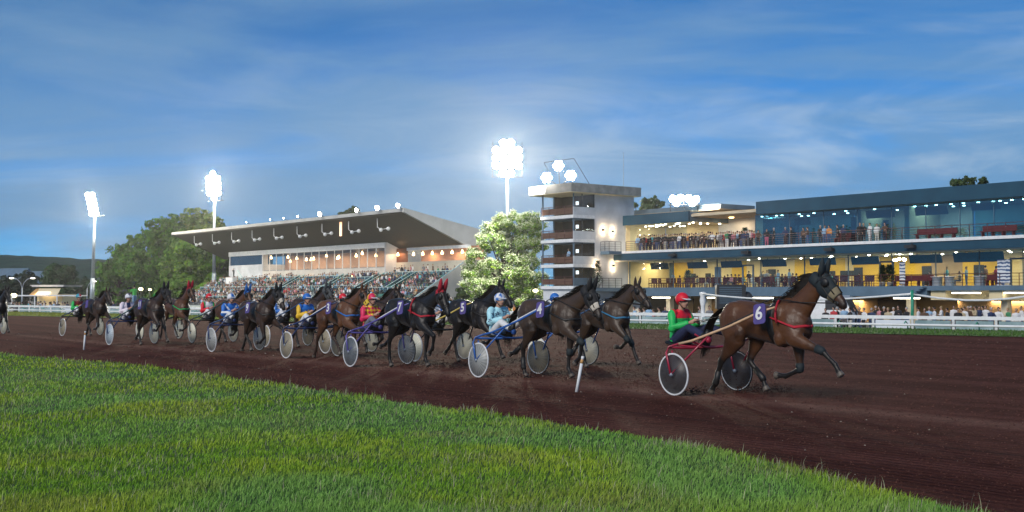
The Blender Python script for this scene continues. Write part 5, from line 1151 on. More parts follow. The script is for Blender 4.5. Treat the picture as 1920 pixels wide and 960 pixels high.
def fill(co, base, *rules):
    c = np.tile(np.array(base, float), (len(co), 1)); x, y, z = co[:, 0], co[:, 1], co[:, 2]
    for f, col in rules: c[f(x, y, z)] = col
    return c
sr, sg, sb, sw, sy, scy, snv, smr = (.62, .012, .03), (.018, .42, .09), (.02, .14, .48), (.70, .70, .71), (.70, .42, .02), (.36, .66, .74), (.02, .03, .09), (.16, .015, .02)
arm_ = lambda x, y, z: (np.abs(y) > .19) | ((x > .13) & (z > 1.02))
front = lambda x, y, z: (x > .045) & (np.abs(y) < .17)
def stars(seed, n, r, col, base):
    g = np.random.default_rng(seed)
    def f(co):
        c = np.tile(np.array(base), (len(co), 1))
        for i in g.choice(len(co), n, replace=False):
            d = co - co[i]; dist = np.linalg.norm(d, axis=1); ang = np.arctan2(d[:, 2], d[:, 0] + d[:, 1]); c[dist < r * (.62 + .38 * np.cos(5 * ang))] = col
        return c
    return f
PAT = {
    'six': lambda co: fill(co, sg, (lambda x, y, z: (z > 1.255) & (np.abs(y) < .20) & (x < .14), sr)),
    'four': stars(4, 34, .05, snv, scy),
    'bay': lambda co: fill(co, sb, (lambda x, y, z: (np.abs(y) > .215) | (x > .16), sw)),
    'seven': lambda co: fill(co, (.62, .02, .09), (lambda x, y, z: (np.sin((y + z) * 34) * np.sin((y - z) * 34) > 0) & (np.abs(y) < .215), sy)),
    'three': lambda co: fill(co, sy, (lambda x, y, z: (z > 1.17) & (np.abs(y) < .215) & (x < .16), sb), (lambda x, y, z: (x > .04) & (np.hypot(y, (z - 1.17)) < .10 * (.7 + .3 * np.cos(5 * np.arctan2(z - 1.17, y)))), sy)),
    'nine': lambda co: fill(co, sb, (lambda x, y, z: (x > .02) & (np.abs(z - 1.12 - np.abs(y) * 1.25) < .035) & (np.abs(y) < .2), sw), (lambda x, y, z: (np.abs(y) > .2) & (np.abs(z - 1.15) < .025), sw), (lambda x, y, z: (z < 1.0) & (np.abs(y) < .2), sw)),
    'wrg': lambda co: fill(co, sw, (lambda x, y, z: (np.abs(y) > .19) | (x > .15), sr), (lambda x, y, z: (np.abs(np.abs(y) - .165) < .03) & (z > 1.2) & (x < .15), sg)),
    'eleven': lambda co: fill(co, (.70, .62, .68), (lambda x, y, z: (x > .03) & (np.abs(y) < .065), snv)),
    'left': lambda co: fill(co, smr, (lambda x, y, z: (np.abs(y) > .20) | (x > .17), sg), (lambda x, y, z: (x > .03) & (np.abs(z - 1.19) < .05) & (np.abs(y) < .14) & (np.sin(y * 60) > -.5), sy)),
    'white': solid(sw), 'dark': solid((.03, .03, .04)), 'whiteblue': lambda co: fill(co, sw, (lambda x, y, z: np.abs(y) > .2, sb))}

# ------------------------------------------------------------------ the field: one horse, sulky and driver each
def unit(xn, yb, dphi, horse, sulky, driver, scale=1.0, dgap=0.0, back=.38):
    n = G(xn, yb); phi = PHI + R(dphi); u = Vector((math.cos(phi), math.sin(phi), 0)); v = Vector((-u.y, u.x, 0)); ax_ = n + v * TRK
    make_sulky(ax_, phi, back=back, **sulky)
    hp = ax_ + u * (D_H + dgap); ho = make_horse(hp, phi, **horse, scale=scale)
    if driver: make_driver(ax_ - u * back, phi, **driver)
    # reins from the driver's hands to the bit, part of the horse's tack
    pose = horse['pose']; d, nn = head_frame(pose)
    for s in (-1, 1):
        bit = POLL + d * .52 + nn * -.035 + Vector((0, s * .075, 0)); mid = Vector((.42, s * .15, 1.60)); ring = Vector((.26, s * .15, 1.60))
        hand = Vector(((.41 - back - D_H - dgap) / scale, s * .085, (1.20 + HORSE[pose]['low'] * scale) / scale))
        mb = MB(); mb.tube([bit, bit.lerp(ring, .55) - Vector((0, 0, .03)), ring, ring.lerp(hand, .5) - Vector((0, 0, .05)), hand], .009, 5); mb.build("rein", M_black, ho)
    return ax_
fr = lambda nm, c: pm(nm, c, None, 6, .35, coat=.3)
F_red, F_blue, F_purp, F_navy, F_green, F_black, F_blue2 = fr("red_frame", (.34, .02, .05)), fr("blue_frame", (.03, .12, .42)), fr("purple_frame", (.10, .08, .32)), fr("navy_frame", (.02, .04, .14)), fr("dark_green_frame", (.02, .07, .07)), fr("black_frame", (.02, .02, .025)), fr("steel_blue_frame", (.05, .10, .20))
WOOD = pm("varnished_ash_shaft", (.60, .40, .24), (.50, .32, .19), 6, .35, stretch=(.3, 4, 4)); YSH = pm("yellow_shaft", (.60, .46, .12), None, 5, .4)
unit(1263, 742, 0, dict(pose='A', coatk='bay', label="bay horse numbered 6 with a dark hood, leading on the right", number='6', hood=('full', HOODC), collar=RED, strap=RED, noseband=cloth('olive_noseband', (.20, .165, .10)), boots=True),
     dict(frame=F_red, shaft=WOOD, discs=('dark', 'dark'), label="red framed sulky with varnished shafts behind the horse numbered 6", shaft_inner=BLACKC),
     dict(label="driver in green and red silks with a red helmet, leading the field", pattern=PAT['six'], helmet=sr, trousers=NAVY), scale=1.03, back=.60)
unit(897, 708, 0, dict(pose='C', coatk='brown', label="dark brown horse numbered 4 with a pale sheepskin noseband", number='4', hood=('full', BLACKC), collar=M_black, noseband=SHEEP, boots=True),
     dict(frame=F_blue, shaft=F_blue, discs=('grey', 'tan'), label="blue framed sulky with grey wheels behind the horse numbered 4", shaft_inner=WHITEC),
     dict(label="driver in pale blue silks with dark stars, behind the horse numbered 4", pattern=PAT['four'], helmet=sw, hpat=lambda p: sb if math.sin(math.atan2(p[1], p[0]) * 4) * math.sin(p[2] * 40) > .1 else sw, goggles=None))
unit(1008, 689, 0, dict(pose='D', coatk='brown', label="brown horse with a blue breast strap, just right of the number 4 horse", collar=TEALC, boots=True),
     dict(frame=F_blue, shaft=F_blue2, discs=('cream', 'cream'), label="sulky with cream wheels half hidden behind the number 4 horse"),
     dict(label="driver in blue silks and a blue helmet beyond the number 4 horse", pattern=PAT['bay'], helmet=sb))
unit(657, 688, 1, dict(pose='C', coatk='black', label="black horse numbered 7 with bright red ear covers", number='7', hood=('cap', RED), collar=RED, strap=RED),
     dict(frame=F_purp, shaft=F_purp, discs=('slate', 'grey'), label="purple framed sulky behind the horse numbered 7", shaft_inner=WHITEC),
     dict(label="driver in red and yellow checked silks with a red and yellow helmet", pattern=PAT['seven'], helmet=(.62, .02, .09), hpat=lambda p: sy if p[1] * p[0] > 0 else (.62, .02, .09), trousers=cloth("grey_breeches", (.16, .17, .20))))
unit(778, 678, 1, dict(pose='D', coatk='black', label="black horse numbered 5, head before the flowering tree", number='5', blinkers=True),
     dict(frame=F_black, shaft=YSH, discs=('cream', 'cream'), label="sulky with yellow shafts behind the horse numbered 5"),
     dict(label="driver in white and blue silks hidden behind the number 7 horse", pattern=PAT['whiteblue'], helmet=sw))
unit(537, 672, 1.5, dict(pose='E', coatk='chestnut', label="chestnut horse numbered 3 with a yellow bridle strap", number='3', collar=BLUE_, noseband=YEL),
     dict(frame=F_navy, shaft=F_navy, discs=('tan', 'tan'), label="navy framed sulky behind the chestnut horse numbered 3", shaft_inner=WHITEC),
     dict(label="driver in blue and yellow silks with a yellow star and a blue helmet", pattern=PAT['three'], helmet=sb))
unit(609, 663, 1.5, dict(pose='B', coatk='darkbay', label="dark bay horse with a red noseband between numbers 3 and 7", noseband=RED),
     dict(frame=F_black, shaft=F_black, discs=('tan', 'cream'), label="sulky with one cream wheel behind the horse with a red noseband"),
     dict(label="driver in dark silks with a red helmet beyond the chestnut horse", pattern=PAT['dark'], helmet=sr))
unit(396, 660, 2.5, dict(pose='B', coatk='darkbay', label="dark bay horse numbered 9 with a dark hood", number='9', hood=('full', BLACKC), noseband=SHEEP),
     dict(frame=F_navy, shaft=F_blue2, discs=('grey', 'grey'), label="navy sulky with grey wheels behind the horse numbered 9"),
     dict(label="driver in bright blue silks with a white chevron, behind number 9", pattern=PAT['nine'], helmet=sw, hpat=lambda p: sb if abs(p[1]) < .045 and p[2] > .02 else sw, goggles=None))
unit(497, 651, 2.5, dict(pose='D', coatk='darkbay', label="dark horse with grey blinkers behind the blue and yellow driver", hood=('full', cloth("grey_hood", (.06, .065, .07)))),
     dict(frame=F_black, shaft=F_blue2, discs=('tan', 'tan'), label="sulky behind the dark horse with grey blinkers"),
     dict(label="driver in white and blue silks mostly hidden by the number 9 horse", pattern=PAT['whiteblue'], helmet=sw))
unit(360, 643, 3, dict(pose='B', coatk='bay', label="bay horse with blue ear covers and a white browband", hood=('cap', BLUE_)),
     dict(frame=F_black, shaft=F_green, discs=('cream', 'cream'), label="sulky with white wheels behind the horse with blue ear covers", white_tyre=False),
     dict(label="driver in white, red and green silks with a red helmet", pattern=PAT['wrg'], helmet=sr))
unit(205, 647, 4, dict(pose='D', coatk='darkbay', label="dark bay horse numbered 11 with a black hood", number='11', hood=('full', BLACKC), collar=M_black),
     dict(frame=F_navy, shaft=F_green, discs=('pale', 'cream'), label="dark green sulky with pale wheels behind the horse numbered 11"),
     dict(label="driver in pale pink silks with a navy stripe and white helmet", pattern=PAT['eleven'], helmet=sw, hpat=lambda p: snv if abs(p[1]) < .03 and p[2] > .10 else sw))
unit(262, 637, 4, dict(pose='A', coatk='bay', label="reddish bay horse with red ear covers behind number 11", hood=('cap', RED), collar=GREENC),
     dict(frame=F_black, shaft=F_black, discs=('cream', 'cream'), label="sulky with white wheels behind the horse with red ear covers on the left", white_tyre=False),
     dict(label="driver in white with a green helmet beyond the number 11 horse", pattern=PAT['white'], helmet=sg, peakm=GREENC))
unit(117, 630, 4.5, dict(pose='B', coatk='darkbay', label="dark bay horse trotting alone at the back on the left", number=' '),
     dict(frame=F_black, shaft=F_navy, discs=('tan', 'cream'), label="dark sulky with tan wheels near the left end of the field"),
     dict(label="driver in maroon and green silks with a red and blue helmet", pattern=PAT['left'], helmet=sr, hpat=lambda p: (.03, .30, .42) if p[1] < 0 else sr))
unit(-66, 628, 5, dict(pose='D', coatk='black', label="black horse just entering at the left edge of the photo"),
     dict(frame=F_black, shaft=F_black, discs=('cream', 'cream'), label="sulky with a cream wheel cut by the left edge"), None)

# dust and clods kicked up by the hooves of the leaders
def clods(px, py, n, spread, label):
    c = G(px, py); g = random.Random(px); mb = MB()
    for _ in range(n):
        h = abs(g.gauss(0, spread * .35)); p = (g.gauss(0, spread), g.gauss(0, spread * .5), h + .01); r = g.uniform(.004, .014) * (1.2 if h < .1 else .8); mb.ell(p, (r, r * g.uniform(.7, 1), r * .8), 6, 4)
    o = mb.build("clods", pm("dark_clod", (.075, .032, .025), (.055, .024, .019), 8, .95)); o.location = c; tag(o, label, "dirt", kind='stuff')
clods(1425, 735, 260, .28, "dark cinder clods flying behind the hooves of the number 6 horse")
clods(1310, 737, 120, .16, "cinder clods around the trailing hind hoof of the number 6 horse")
clods(985, 708, 160, .22, "cinder clods under the hind hooves of the number 4 horse")
clods(1080, 712, 140, .25, "cinder clods under the fore hooves of the number 4 horse")
clods(790, 690, 140, .25, "cinder clods under the hooves of the number 7 horse")
# ------------------------------------------------------------------ spectators
def spect(pose):
    """one continuous skin body, with shirt, trousers and hair meshes"""
    sit = pose.startswith('sit'); L = {}
    hz = .50 if sit else .90; hip = Vector((0, 0, hz)); nk = hip + Vector((.03 if sit else 0, 0, .52)); hd = nk + Vector((.03, 0, .17))
    leg, arm = {}, {}
    for s in (-1, 1):
        h = hip + Vector((0, s * .09, -.02))
        leg[s] = [h, Vector((.44, s * .12, hz - .02)), Vector((.42, s * .12, .08))] if sit else [h, Vector((.03 * s if pose == 'walk' else .01, s * .10, .48)), Vector((-.02 + (.10 * s if pose == 'walk' else 0), s * .11, .07))]
        sh = nk + Vector((-.01, s * .19, -.07))
        if pose == 'stand_a': arm[s] = [sh, sh + Vector((-.02, s * .06, -.29)), sh + Vector((.06, s * .05, -.53))]
        elif pose in ('stand_b', 'walk'): arm[s] = [sh, sh + Vector((.02, s * .07, -.28)), sh + (Vector((.24, -s * .04, -.20)) if s > 0 else Vector((.06, s * .05, -.53)))]
        elif pose == 'lean': arm[s] = [sh, sh + Vector((.12, s * .09, -.24)), sh + Vector((.36, s * .02, -.30))]
        elif pose == 'photo': arm[s] = [sh, sh + Vector((.16, s * .10, -.16)), sh + Vector((.26, -s * .09, .08))]
        else: arm[s] = [sh, sh + Vector((.06, s * .06, -.26)), sh + Vector((.28, -s * .04, -.30))]
    def torso(mb, g): mb.loft([hip + Vector((0, 0, -.06)), hip + Vector((0, 0, .06)), hip.lerp(nk, .45), hip.lerp(nk, .75), nk + Vector((0, 0, -.03)), nk + Vector((0, 0, .02))], [.10 + g, .11 + g, .105 + g, .12 + g, .08 + g, .05 + g * .3], [.15 + g, .16 + g, .155 + g, .19 + g, .15 + g, .055 + g * .3], 12, (0, 1, 0))
    b, sh_, tr, hr = MB(), MB(), MB(), MB(); torso(b, -.01); torso(sh_, .018)
    for s in (-1, 1):
        a, e, w = arm[s]; b.loft([a, e, w, w + (w - e).normalized() * .09], [.045, .038, .030, .028], None, 8, (0, .1, 1)); b.ell(w + (w - e).normalized() * .09, (.05, .03, .045), 6, 5)
        sh_.loft([a + Vector((0, -s * .05, .01)), a, e, e.lerp(w, .85)], [.05, .068, .060, .048], None, 8, (0, .1, 1))
        h, k, f = leg[s]; b.loft([h, k, f], [.08, .055, .04], None, 8, (0, 1, 0)); b.loft([f + Vector((-.06, 0, -.03)), f + Vector((.06, 0, -.03)), f + Vector((.17, 0, -.05))], [.045, .045, .02], [.04, .045, .03], 8, (0, 1, 0))
        tr.loft([h + Vector((0, 0, .05)), h, h.lerp(k, .5), k, f + Vector((0, 0, .02))], [.10, .11, .092, .072, .058], None, 8, (0, 1, 0))
    tr.ell(hip, (.13, .17, .11), 10, 6)
    b.loft([nk - Vector((0, 0, .05)), nk.lerp(hd, .5), hd], [.055, .05, .05], None, 8, (0, 1, 0)); b.ell(hd + Vector((0, 0, .015)), (.095, .078, .12), 10, 8); b.ell(hd + Vector((.095, 0, -.01)), (.016, .014, .028), 6, 4)
    hr.ell(hd + Vector((-.018, 0, .045)), (.100, .090, .105), 10, 7)
    d = dict(body=remesh(b, "spectator_body", .026, 1, .4), shirt=remesh(sh_, "shirt", .03, 1, .4), trousers=remesh(tr, "trousers", .03, 1, .4), hair=hr.mesh("hair"))
    return d
SP = {k: spect(k) for k in ('stand_a', 'stand_b', 'walk', 'lean', 'photo', 'sit_a')}
pal = lambda nm, c: cloth(nm, c)
SHIRT = {'white': pal("white_shirt", (.66, .66, .66)), 'black': pal("black_shirt", (.015, .015, .018)), 'navy': pal("navy_shirt", (.025, .04, .10)), 'pale blue': pal("pale_blue_shirt", (.26, .42, .60)), 'red': pal("red_shirt", (.45, .04, .05)),
         'pink': pal("pink_shirt", (.55, .22, .26)), 'grey': pal("grey_shirt", (.18, .18, .19)), 'beige': pal("beige_shirt", (.42, .34, .22)), 'orange': pal("orange_shirt", (.55, .22, .06)), 'green': pal("green_shirt", (.05, .22, .10)), 'brown': pal("brown_shirt", (.09, .05, .03)), 'turquoise': pal("turquoise_shirt", (.10, .42, .48))}
TROUS = {'dark': pal("dark_trousers", (.018, .018, .022)), 'blue': pal("blue_jeans", (.05, .09, .20)), 'pale': pal("pale_trousers", (.45, .43, .38)), 'grey': pal("grey_trousers", (.12, .12, .13)), 'pink': pal("pink_trousers", (.50, .12, .20)), 'white': pal("white_trousers", (.62, .62, .62))}
HAIR = {'dark': pal("dark_hair", (.015, .011, .009)), 'brown': pal("brown_hair", (.06, .035, .02)), 'fair': pal("fair_hair", (.30, .21, .10)), 'grey': pal("grey_hair", (.32, .32, .32))}
SKIN = pm("spectator_skin", (.42, .25, .18), (.36, .21, .15), 10, .6)
seen = {}
def person(loc, face, pose, shirt, trs, hair, where, group, s=1.0, parts=True, cat="person"):
    d = SP[pose]; o = link("person", d['body'], None, [SKIN]); o.location = loc; o.rotation_euler = (0, 0, face); o.scale = (s, s, s * random.uniform(.95, 1.04))
    verb = 'sitting' if pose.startswith('sit') else 'leaning' if pose == 'lean' else 'standing'
    tag(o, f"{verb} person, {shirt} top, {trs} trousers, {hair} hair, {where}", cat, group)
    link("shirt", d['shirt'], o, [SHIRT[shirt]]); link("trousers", d['trousers'], o, [TROUS[trs]]); link("hair", d['hair'], o, [HAIR[hair]])
    return o
rc = random.Random(11)
def pick(): return rc.choices(list(SHIRT), (20, 24, 14, 11, 5, 4, 11, 7, 2, 2, 8, 3))[0], rc.choices(list(TROUS), (30, 22, 10, 14, 1, 5))[0], rc.choices(list(HAIR), (34, 30, 14, 22))[0]
OUT = PHI - R(90)                                               # facing the track
UG = "guests on the upper terrace"
# packed terrace of the left wing
k = 0
for px in np.arange(1196, 1416, 3.9):
    if 1338 < px < 1344: continue
    yy = rc.uniform(-.7, 1.9) if px > 1290 else rc.uniform(-.75, .35); s_, t_, h_ = pick()
    if rc.random() < .35: s_ = 'black'
    x = B.sx(float(px), yy); where = "at the left glass room" if px < 1290 else "on the terrace under the canopy" if px < 1350 else "before the terrace's white wall"
    person(B.w(x, yy, 6.46), OUT + rc.uniform(-1.5, 1.5), rc.choice(('stand_a', 'stand_b', 'lean', 'walk')), s_, t_, h_, where, UG)
for px, sh_, tr_, ha, yy, wh in ((1438, 'black', 'pink', 'brown', -.4, "at upper railing left of black suit"), (1452, 'black', 'dark', 'grey', -.3, "at upper railing by pink trousers"), (1422, 'brown', 'dark', 'dark', .2, "at the upper blue glass corner"), (1473, 'navy', 'dark', 'grey', -.2, "on upper balcony beside dark suit"), (1484, 'black', 'dark', 'brown', -.5, "on upper balcony beside navy suit"),
        (1507, 'brown', 'dark', 'dark', .4, "at upper railing, left of companion"), (1515, 'brown', 'blue', 'brown', -.2, "at upper railing beside companion"), (1539, 'black', 'dark', 'grey', -.3, "left of the pale blue shirt"), (1547, 'pale blue', 'blue', 'brown', -.1, "between black and orange tops"), (1555, 'orange', 'blue', 'dark', -.4, "on the upper balcony"), (1571, 'black', 'dark', 'brown', .5, "at the dark upper doorway"), (1582, 'navy', 'dark', 'grey', -.1, "alone by dark upper doorway"),
        (1613, 'black', 'dark', 'fair', -.3, "left of the one all in white"), (1620, 'black', 'dark', 'fair', .3, "behind the one all in white"), (1632, 'white', 'white', 'dark', -.2, "at the upper railing"), (1645, 'white', 'pale', 'brown', .4, "right of the one all in white"), (1660, 'brown', 'dark', 'dark', .5, "beside upper leafy plant")):
    person(B.w(B.sx(px, yy), yy, 6.46), OUT + rc.uniform(-1.2, 1.2), rc.choice(('stand_a', 'stand_b', 'lean')), sh_, tr_, ha, wh, UG)
# diners of the lower storey
LG = "diners on the lower terrace"
for px in list(range(1330, 1394, 7)) + list(range(1424, 1500, 7)) + [1404, 1410, 1535, 1545, 1560, 1612, 1744, 1776, 1800, 1812, 1848, 1868, 1262, 1275, 1308]:
    yy = rc.uniform(1.5, 4.2); s_, t_, h_ = pick(); x = B.sx(px, yy); wh = "dining left of blue door frame" if px < 1392 else "dining behind the black board" if px < 1500 else "dining at the restaurant's right"
    person(B.w(x, yy, 2.42), OUT + rc.uniform(-2, 2), 'stand_b' if rc.random() < .4 else 'sit_a', s_, t_, h_, wh, LG)
# people by the rail on the right, on the concourse
RG = "spectators behind the barrier on the right"
for px in (1563, 1570, 1583, 1594, 1620, 1634, 1649, 1665, 1684, 1722, 1742, 1776, 1788, 1796, 1803, 1815, 1820, 1829, 1842, 1890, 1848, 1548, 1603, 1612, 1642, 1657, 1675, 1700, 1733, 1752, 1765, 1808, 1835, 1858, 1872, 1905, 1915, 1577, 1200, 1208, 1217, 1226, 1236, 1247, 1312, 1330, 1190):
    Y = rc.uniform(74, 86); p = P(px, 570, Y); s_, t_, h_ = pick(); wh = "by the barrier before tan wall" if px > 1700 else "by the barrier near white van" if px > 1500 else "at barrier left of red helmet"
    if px in (1649, 1722): s_ = {1649: 'pink', 1722: 'white'}[px]
    person(Vector((p.x, p.y, ZG)), OUT + rc.uniform(-1.3, 1.3), rc.choice(('stand_a', 'stand_b', 'lean', 'walk')), s_, t_, h_, wh, RG)
# by the rail on the left and in the middle
for i, px in enumerate([rc.uniform(14, 128) for _ in range(26)] + [rc.uniform(200, 300) for _ in range(12)] + [rc.uniform(835, 1010) for _ in range(24)]):
    Y = rc.uniform(118, 140) if px < 400 else rc.uniform(98, 120); p = P(px, 570, Y); s_, t_, h_ = pick(); wh = "by barrier and white kiosk" if px < 130 else "by barrier below dark trees" if px < 400 else "by barrier below flowering tree"
    person(Vector((p.x, p.y, ZG + .05)), OUT + rc.uniform(-1.3, 1.3), rc.choice(('stand_a', 'stand_b', 'lean')), s_, t_, h_, wh, "spectators behind the barrier on the left" if px < 400 else "spectators below the flowering tree")
p_ = P(252, 570, 96); stp = MB(); stp.box(-.7, .7, -.5, .5, 0, 1.55 - ZG * 0); o = stp.build("camera_stand", M_dark); o.location = (p_.x, p_.y, ZG); tag(o, "dark raised stand under the photographer in the green vest", "stand")
ph = person(Vector((p_.x, p_.y, ZG + 1.55)), PHI + R(195), 'photo', 'green', 'blue', 'dark', "raised above the barrier filming with a camera", None); ph['label'] = "person in a bright green vest and pale jeans filming above the barrier"
del_ = ph.children
for c in ph.children:
    if c.name.startswith("shirt"): c.material_slots[0].material = cloth("bright_green_vest", (.10, .50, .10))
    if c.name.startswith("trousers"): c.material_slots[0].material = cloth("pale_jeans", (.22, .34, .50))
mb = MB(); mb.box(-.10, .20, -.08, .08, -.08, .10); mb.lathe([(.06, .2), (.075, .34), (.05, .35)], 10, (0, 0, 0), 'X'); o = mb.build("video_camera", M_black); o.location = (p_.x - .36, p_.y + .03, ZG + 1.55 + 1.52); o.rotation_euler = (0, 0, PHI + R(195)); tag(o, "black video camera held up by the person in the green vest", "camera")
# one official in the tower, one cameraman on the grandstand platform, people standing on the terraces
person(T.w(-1.35, .5, zf[1] + .0), OUT, 'stand_b', 'pale blue', 'grey', 'brown', "on the third tower balcony", None)
o = person(GS.w(x75 + 5.0, 6.6, 4.9), OUT, 'photo', 'black', 'dark', 'dark', "on the white camera platform of the grandstand", None)
GGRP = "spectators seated in the grandstand"
for x, yk in ((-8, 14), (-6.8, 14), (-5.5, 14), (-14, 14), (-13.2, 14), (-11.5, 14), (-10.9, 14), (-2.3, 14), (-40.5, 14), (-44, 14)):
    y, z = step(yk); s_, t_, h_ = pick(); person(GS.w(x, y + .35, z + .0), OUT + rc.uniform(-.8, .8), 'stand_a', rc.choice(('black', 'navy', 'grey', s_)), t_, h_, "on the top walkway of the grandstand", "people standing along the top walkway")
# seated crowd: the nearest ones are things, the rest one mass
seats = []
for k in range(0, 15):
    y, z = step(k); dens = .92 if k < 10 else .75
    for x in np.arange(XL + 5, 1.2, .62):
        if x > -18 and k < 4 and rc.random() < .85: continue
        if x > -18 and (abs(x + 9) < 1.7 or rc.random() < .28): continue
        if abs(x + 30 - .8) < 1.1 or abs(x + 45 - .8) < 1.1 or abs(x + 19 - .8) < 1.1: continue
        if k > 12 and x < x60: continue
        if mnoise.noise((x * .16, k * .45, 3.3)) + .35 * mnoise.noise((x * .6, k * 1.1, 7)) < (-.26 if x < -18 else -.20): continue
        if rc.random() < dens: seats.append((float(x) + rc.uniform(-.1, .1), y + .30, z, k))
def depth(q): return GS.w(q[0], q[1], 0).y
cand = [q for q in seats if q[2] > .9]; cand.sort(key=depth); near, rest = cand[:40], cand[40:] + [q for q in seats if q[2] <= .9]
merged = {}
def seated_mesh():
    b = SP['sit_a']; vs, fs, mi = [], [], []
    for i, kx in enumerate(('body', 'shirt', 'trousers', 'hair')):
        me = b[kx]; o = len(vs); vs += [tuple(v.co) for v in me.vertices]; fs += [tuple(j + o for j in p.vertices) for p in me.polygons]; mi += [i] * len(me.polygons)
    me = bpy.data.meshes.new("seated_spectator"); me.from_pydata(vs, [], fs); me.polygons.foreach_set('material_index', mi); me.polygons.foreach_set('use_smooth', [True] * len(fs)); me.update(); return me
SME = seated_mesh()
for x, y, z, k in near:
    s_, t_, h_ = pick(); o = link("person", SME, None, [SKIN, SHIRT[s_], TROUS[t_], HAIR[h_]]); o.location = GS.w(x, y, z - .02); o.rotation_euler = (0, 0, OUT + rc.uniform(-.5, .5)); o.scale = (1.06,) * 3
    zone = "by the grandstand's right stair" if x > -20 else "below the grandstand's glazed boxes"; row = "upper rows" if k > 9 else "middle rows" if k > 5 else "lower rows"
    tag(o, f"seated person, {s_} top, {h_} hair, {zone}, {row}", "person", GGRP)
def crowd():
    """simple seated bodies, one mesh"""
    mb = MB(); mb.loft([(0, 0, .42), (0, 0, .6), (.02, 0, .85), (.02, 0, .98)], [.12, .13, .14, .06], [.17, .18, .22, .07], 8, (0, 1, 0)); mb.ell((.04, 0, 1.15), (.10, .085, .125), 7, 5); mb.loft([(0, -.1, .48), (.42, -.1, .48), (.42, -.1, .05)], .08, None, 6, (0, 1, 0)); mb.loft([(0, .1, .48), (.42, .1, .48), (.42, .1, .05)], .08, None, 6, (0, 1, 0)); mb.ell((.02, 0, 1.19), (.10, .09, .10), 7, 5)
    v0 = np.array(mb.v); nv = len(v0); hb = 4 * 8; hv = 2 + 7 * 4; part = np.zeros(nv, int); part[hb:hb + hv] = 1; part[hb + hv:hb + hv + 36] = 2; part[hb + hv + 36:] = 3
    V, C, Fq, Ft = [], [], [], []; q4 = [f for f in mb.f if len(f) == 4]; t3 = [f for f in mb.f if len(f) == 3]
    for f in mb.f:
        if len(f) > 4: t3 += [(f[0], f[i], f[i + 1]) for i in range(1, len(f) - 1)]
    q4, t3 = np.array(q4), np.array(t3); shc = {'white': (.66, .66, .66), 'black': (.02, .02, .02), 'navy': (.03, .04, .1), 'pale blue': (.26, .42, .6), 'red': (.45, .04, .05), 'pink': (.55, .25, .28), 'grey': (.2, .2, .2), 'beige': (.42, .34, .22), 'orange': (.5, .2, .06), 'green': (.05, .2, .1), 'brown': (.09, .05, .03), 'turquoise': (.1, .4, .45)}
    hc = {'dark': (.015, .011, .009), 'brown': (.06, .035, .02), 'fair': (.3, .21, .1), 'grey': (.32, .32, .32)}
    for i, (x, y, z, k) in enumerate(rest):
        s_, t_, h_ = pick(); w = GS.w(x, y, z); a = OUT + rc.uniform(-.6, .6); c, s = math.cos(a), math.sin(a); k_ = rc.uniform(.95, 1.12); v = v0 * k_
        V.append(np.stack([v[:, 0] * c - v[:, 1] * s + w.x, v[:, 0] * s + v[:, 1] * c + w.y, v[:, 2] + w.z], 1)); Fq.append(q4 + i * nv); Ft.append(t3 + i * nv)
        col = np.array([shc[s_], (.42, .25, .18), (.04, .045, .07), hc[h_]])[part]; C.append(col)
    me = np_mesh("crowd", np.concatenate(V), np.concatenate(Fq), np.concatenate(Ft), tint_mat("crowd_clothes", .8, .1, 8), np.concatenate(C), True)
    o = bpy.data.objects.new("crowd", me); COL.objects.link(o); tag(o, "dense seated crowd filling the far grandstand terraces", "crowd", kind='stuff')
crowd()
# standing crowd in front of the grandstand, at the foot of the terraces
def standing_mass():
    g = rc; P0 = []
    for _ in range(420):
        px = g.uniform(380, 850); Y = g.uniform(118, 150); p = P(px, 570, Y); P0.append((p.x, p.y, ZG + .45))
    b = SP['stand_a']; 
    v0 = np.concatenate([coords(b[k]) for k in ('body', 'shirt', 'trousers', 'hair')]); part = np.concatenate([[i] * len(b[k].vertices) for i, k in enumerate(('body', 'shirt', 'trousers', 'hair'))]).astype(int)
    tr, off = [], 0
    for k in ('body', 'shirt', 'trousers', 'hair'):
        for p in b[k].polygons:
            vv = list(p.vertices); tr += [(vv[0] + off, vv[i] + off, vv[i + 1] + off) for i in range(1, len(vv) - 1)]
        off += len(b[k].vertices)
    tr = np.array(tr); nv = len(v0); V, C, T_ = [], [], []; cols = [(.66, .66, .66), (.02, .02, .02), (.03, .04, .1), (.26, .42, .6), (.45, .04, .05), (.5, .25, .28), (.2, .2, .2), (.42, .34, .22)]
    for i, (x, y, z) in enumerate(P0):
        a = OUT + g.uniform(-1, 1); c, s = math.cos(a), math.sin(a); V.append(np.stack([v0[:, 0] * c - v0[:, 1] * s + x, v0[:, 0] * s + v0[:, 1] * c + y, v0[:, 2] * g.uniform(.92, 1.05) + z], 1)); T_.append(tr + i * nv)
        C.append(np.array([(.42, .25, .18), g.choice(cols), (.03, .035, .05), g.choice([(.015, .011, .009), (.06, .035, .02), (.3, .21, .1), (.3, .3, .3)])])[part])
    me = np_mesh("crowd", np.concatenate(V), None, np.concatenate(T_), bpy.data.materials["crowd_clothes"], np.concatenate(C), True)
    o = bpy.data.objects.new("crowd", me); COL.objects.link(o); tag(o, "crowd standing shoulder to shoulder behind the barrier before the grandstand", "crowd", kind='stuff')
standing_mass()

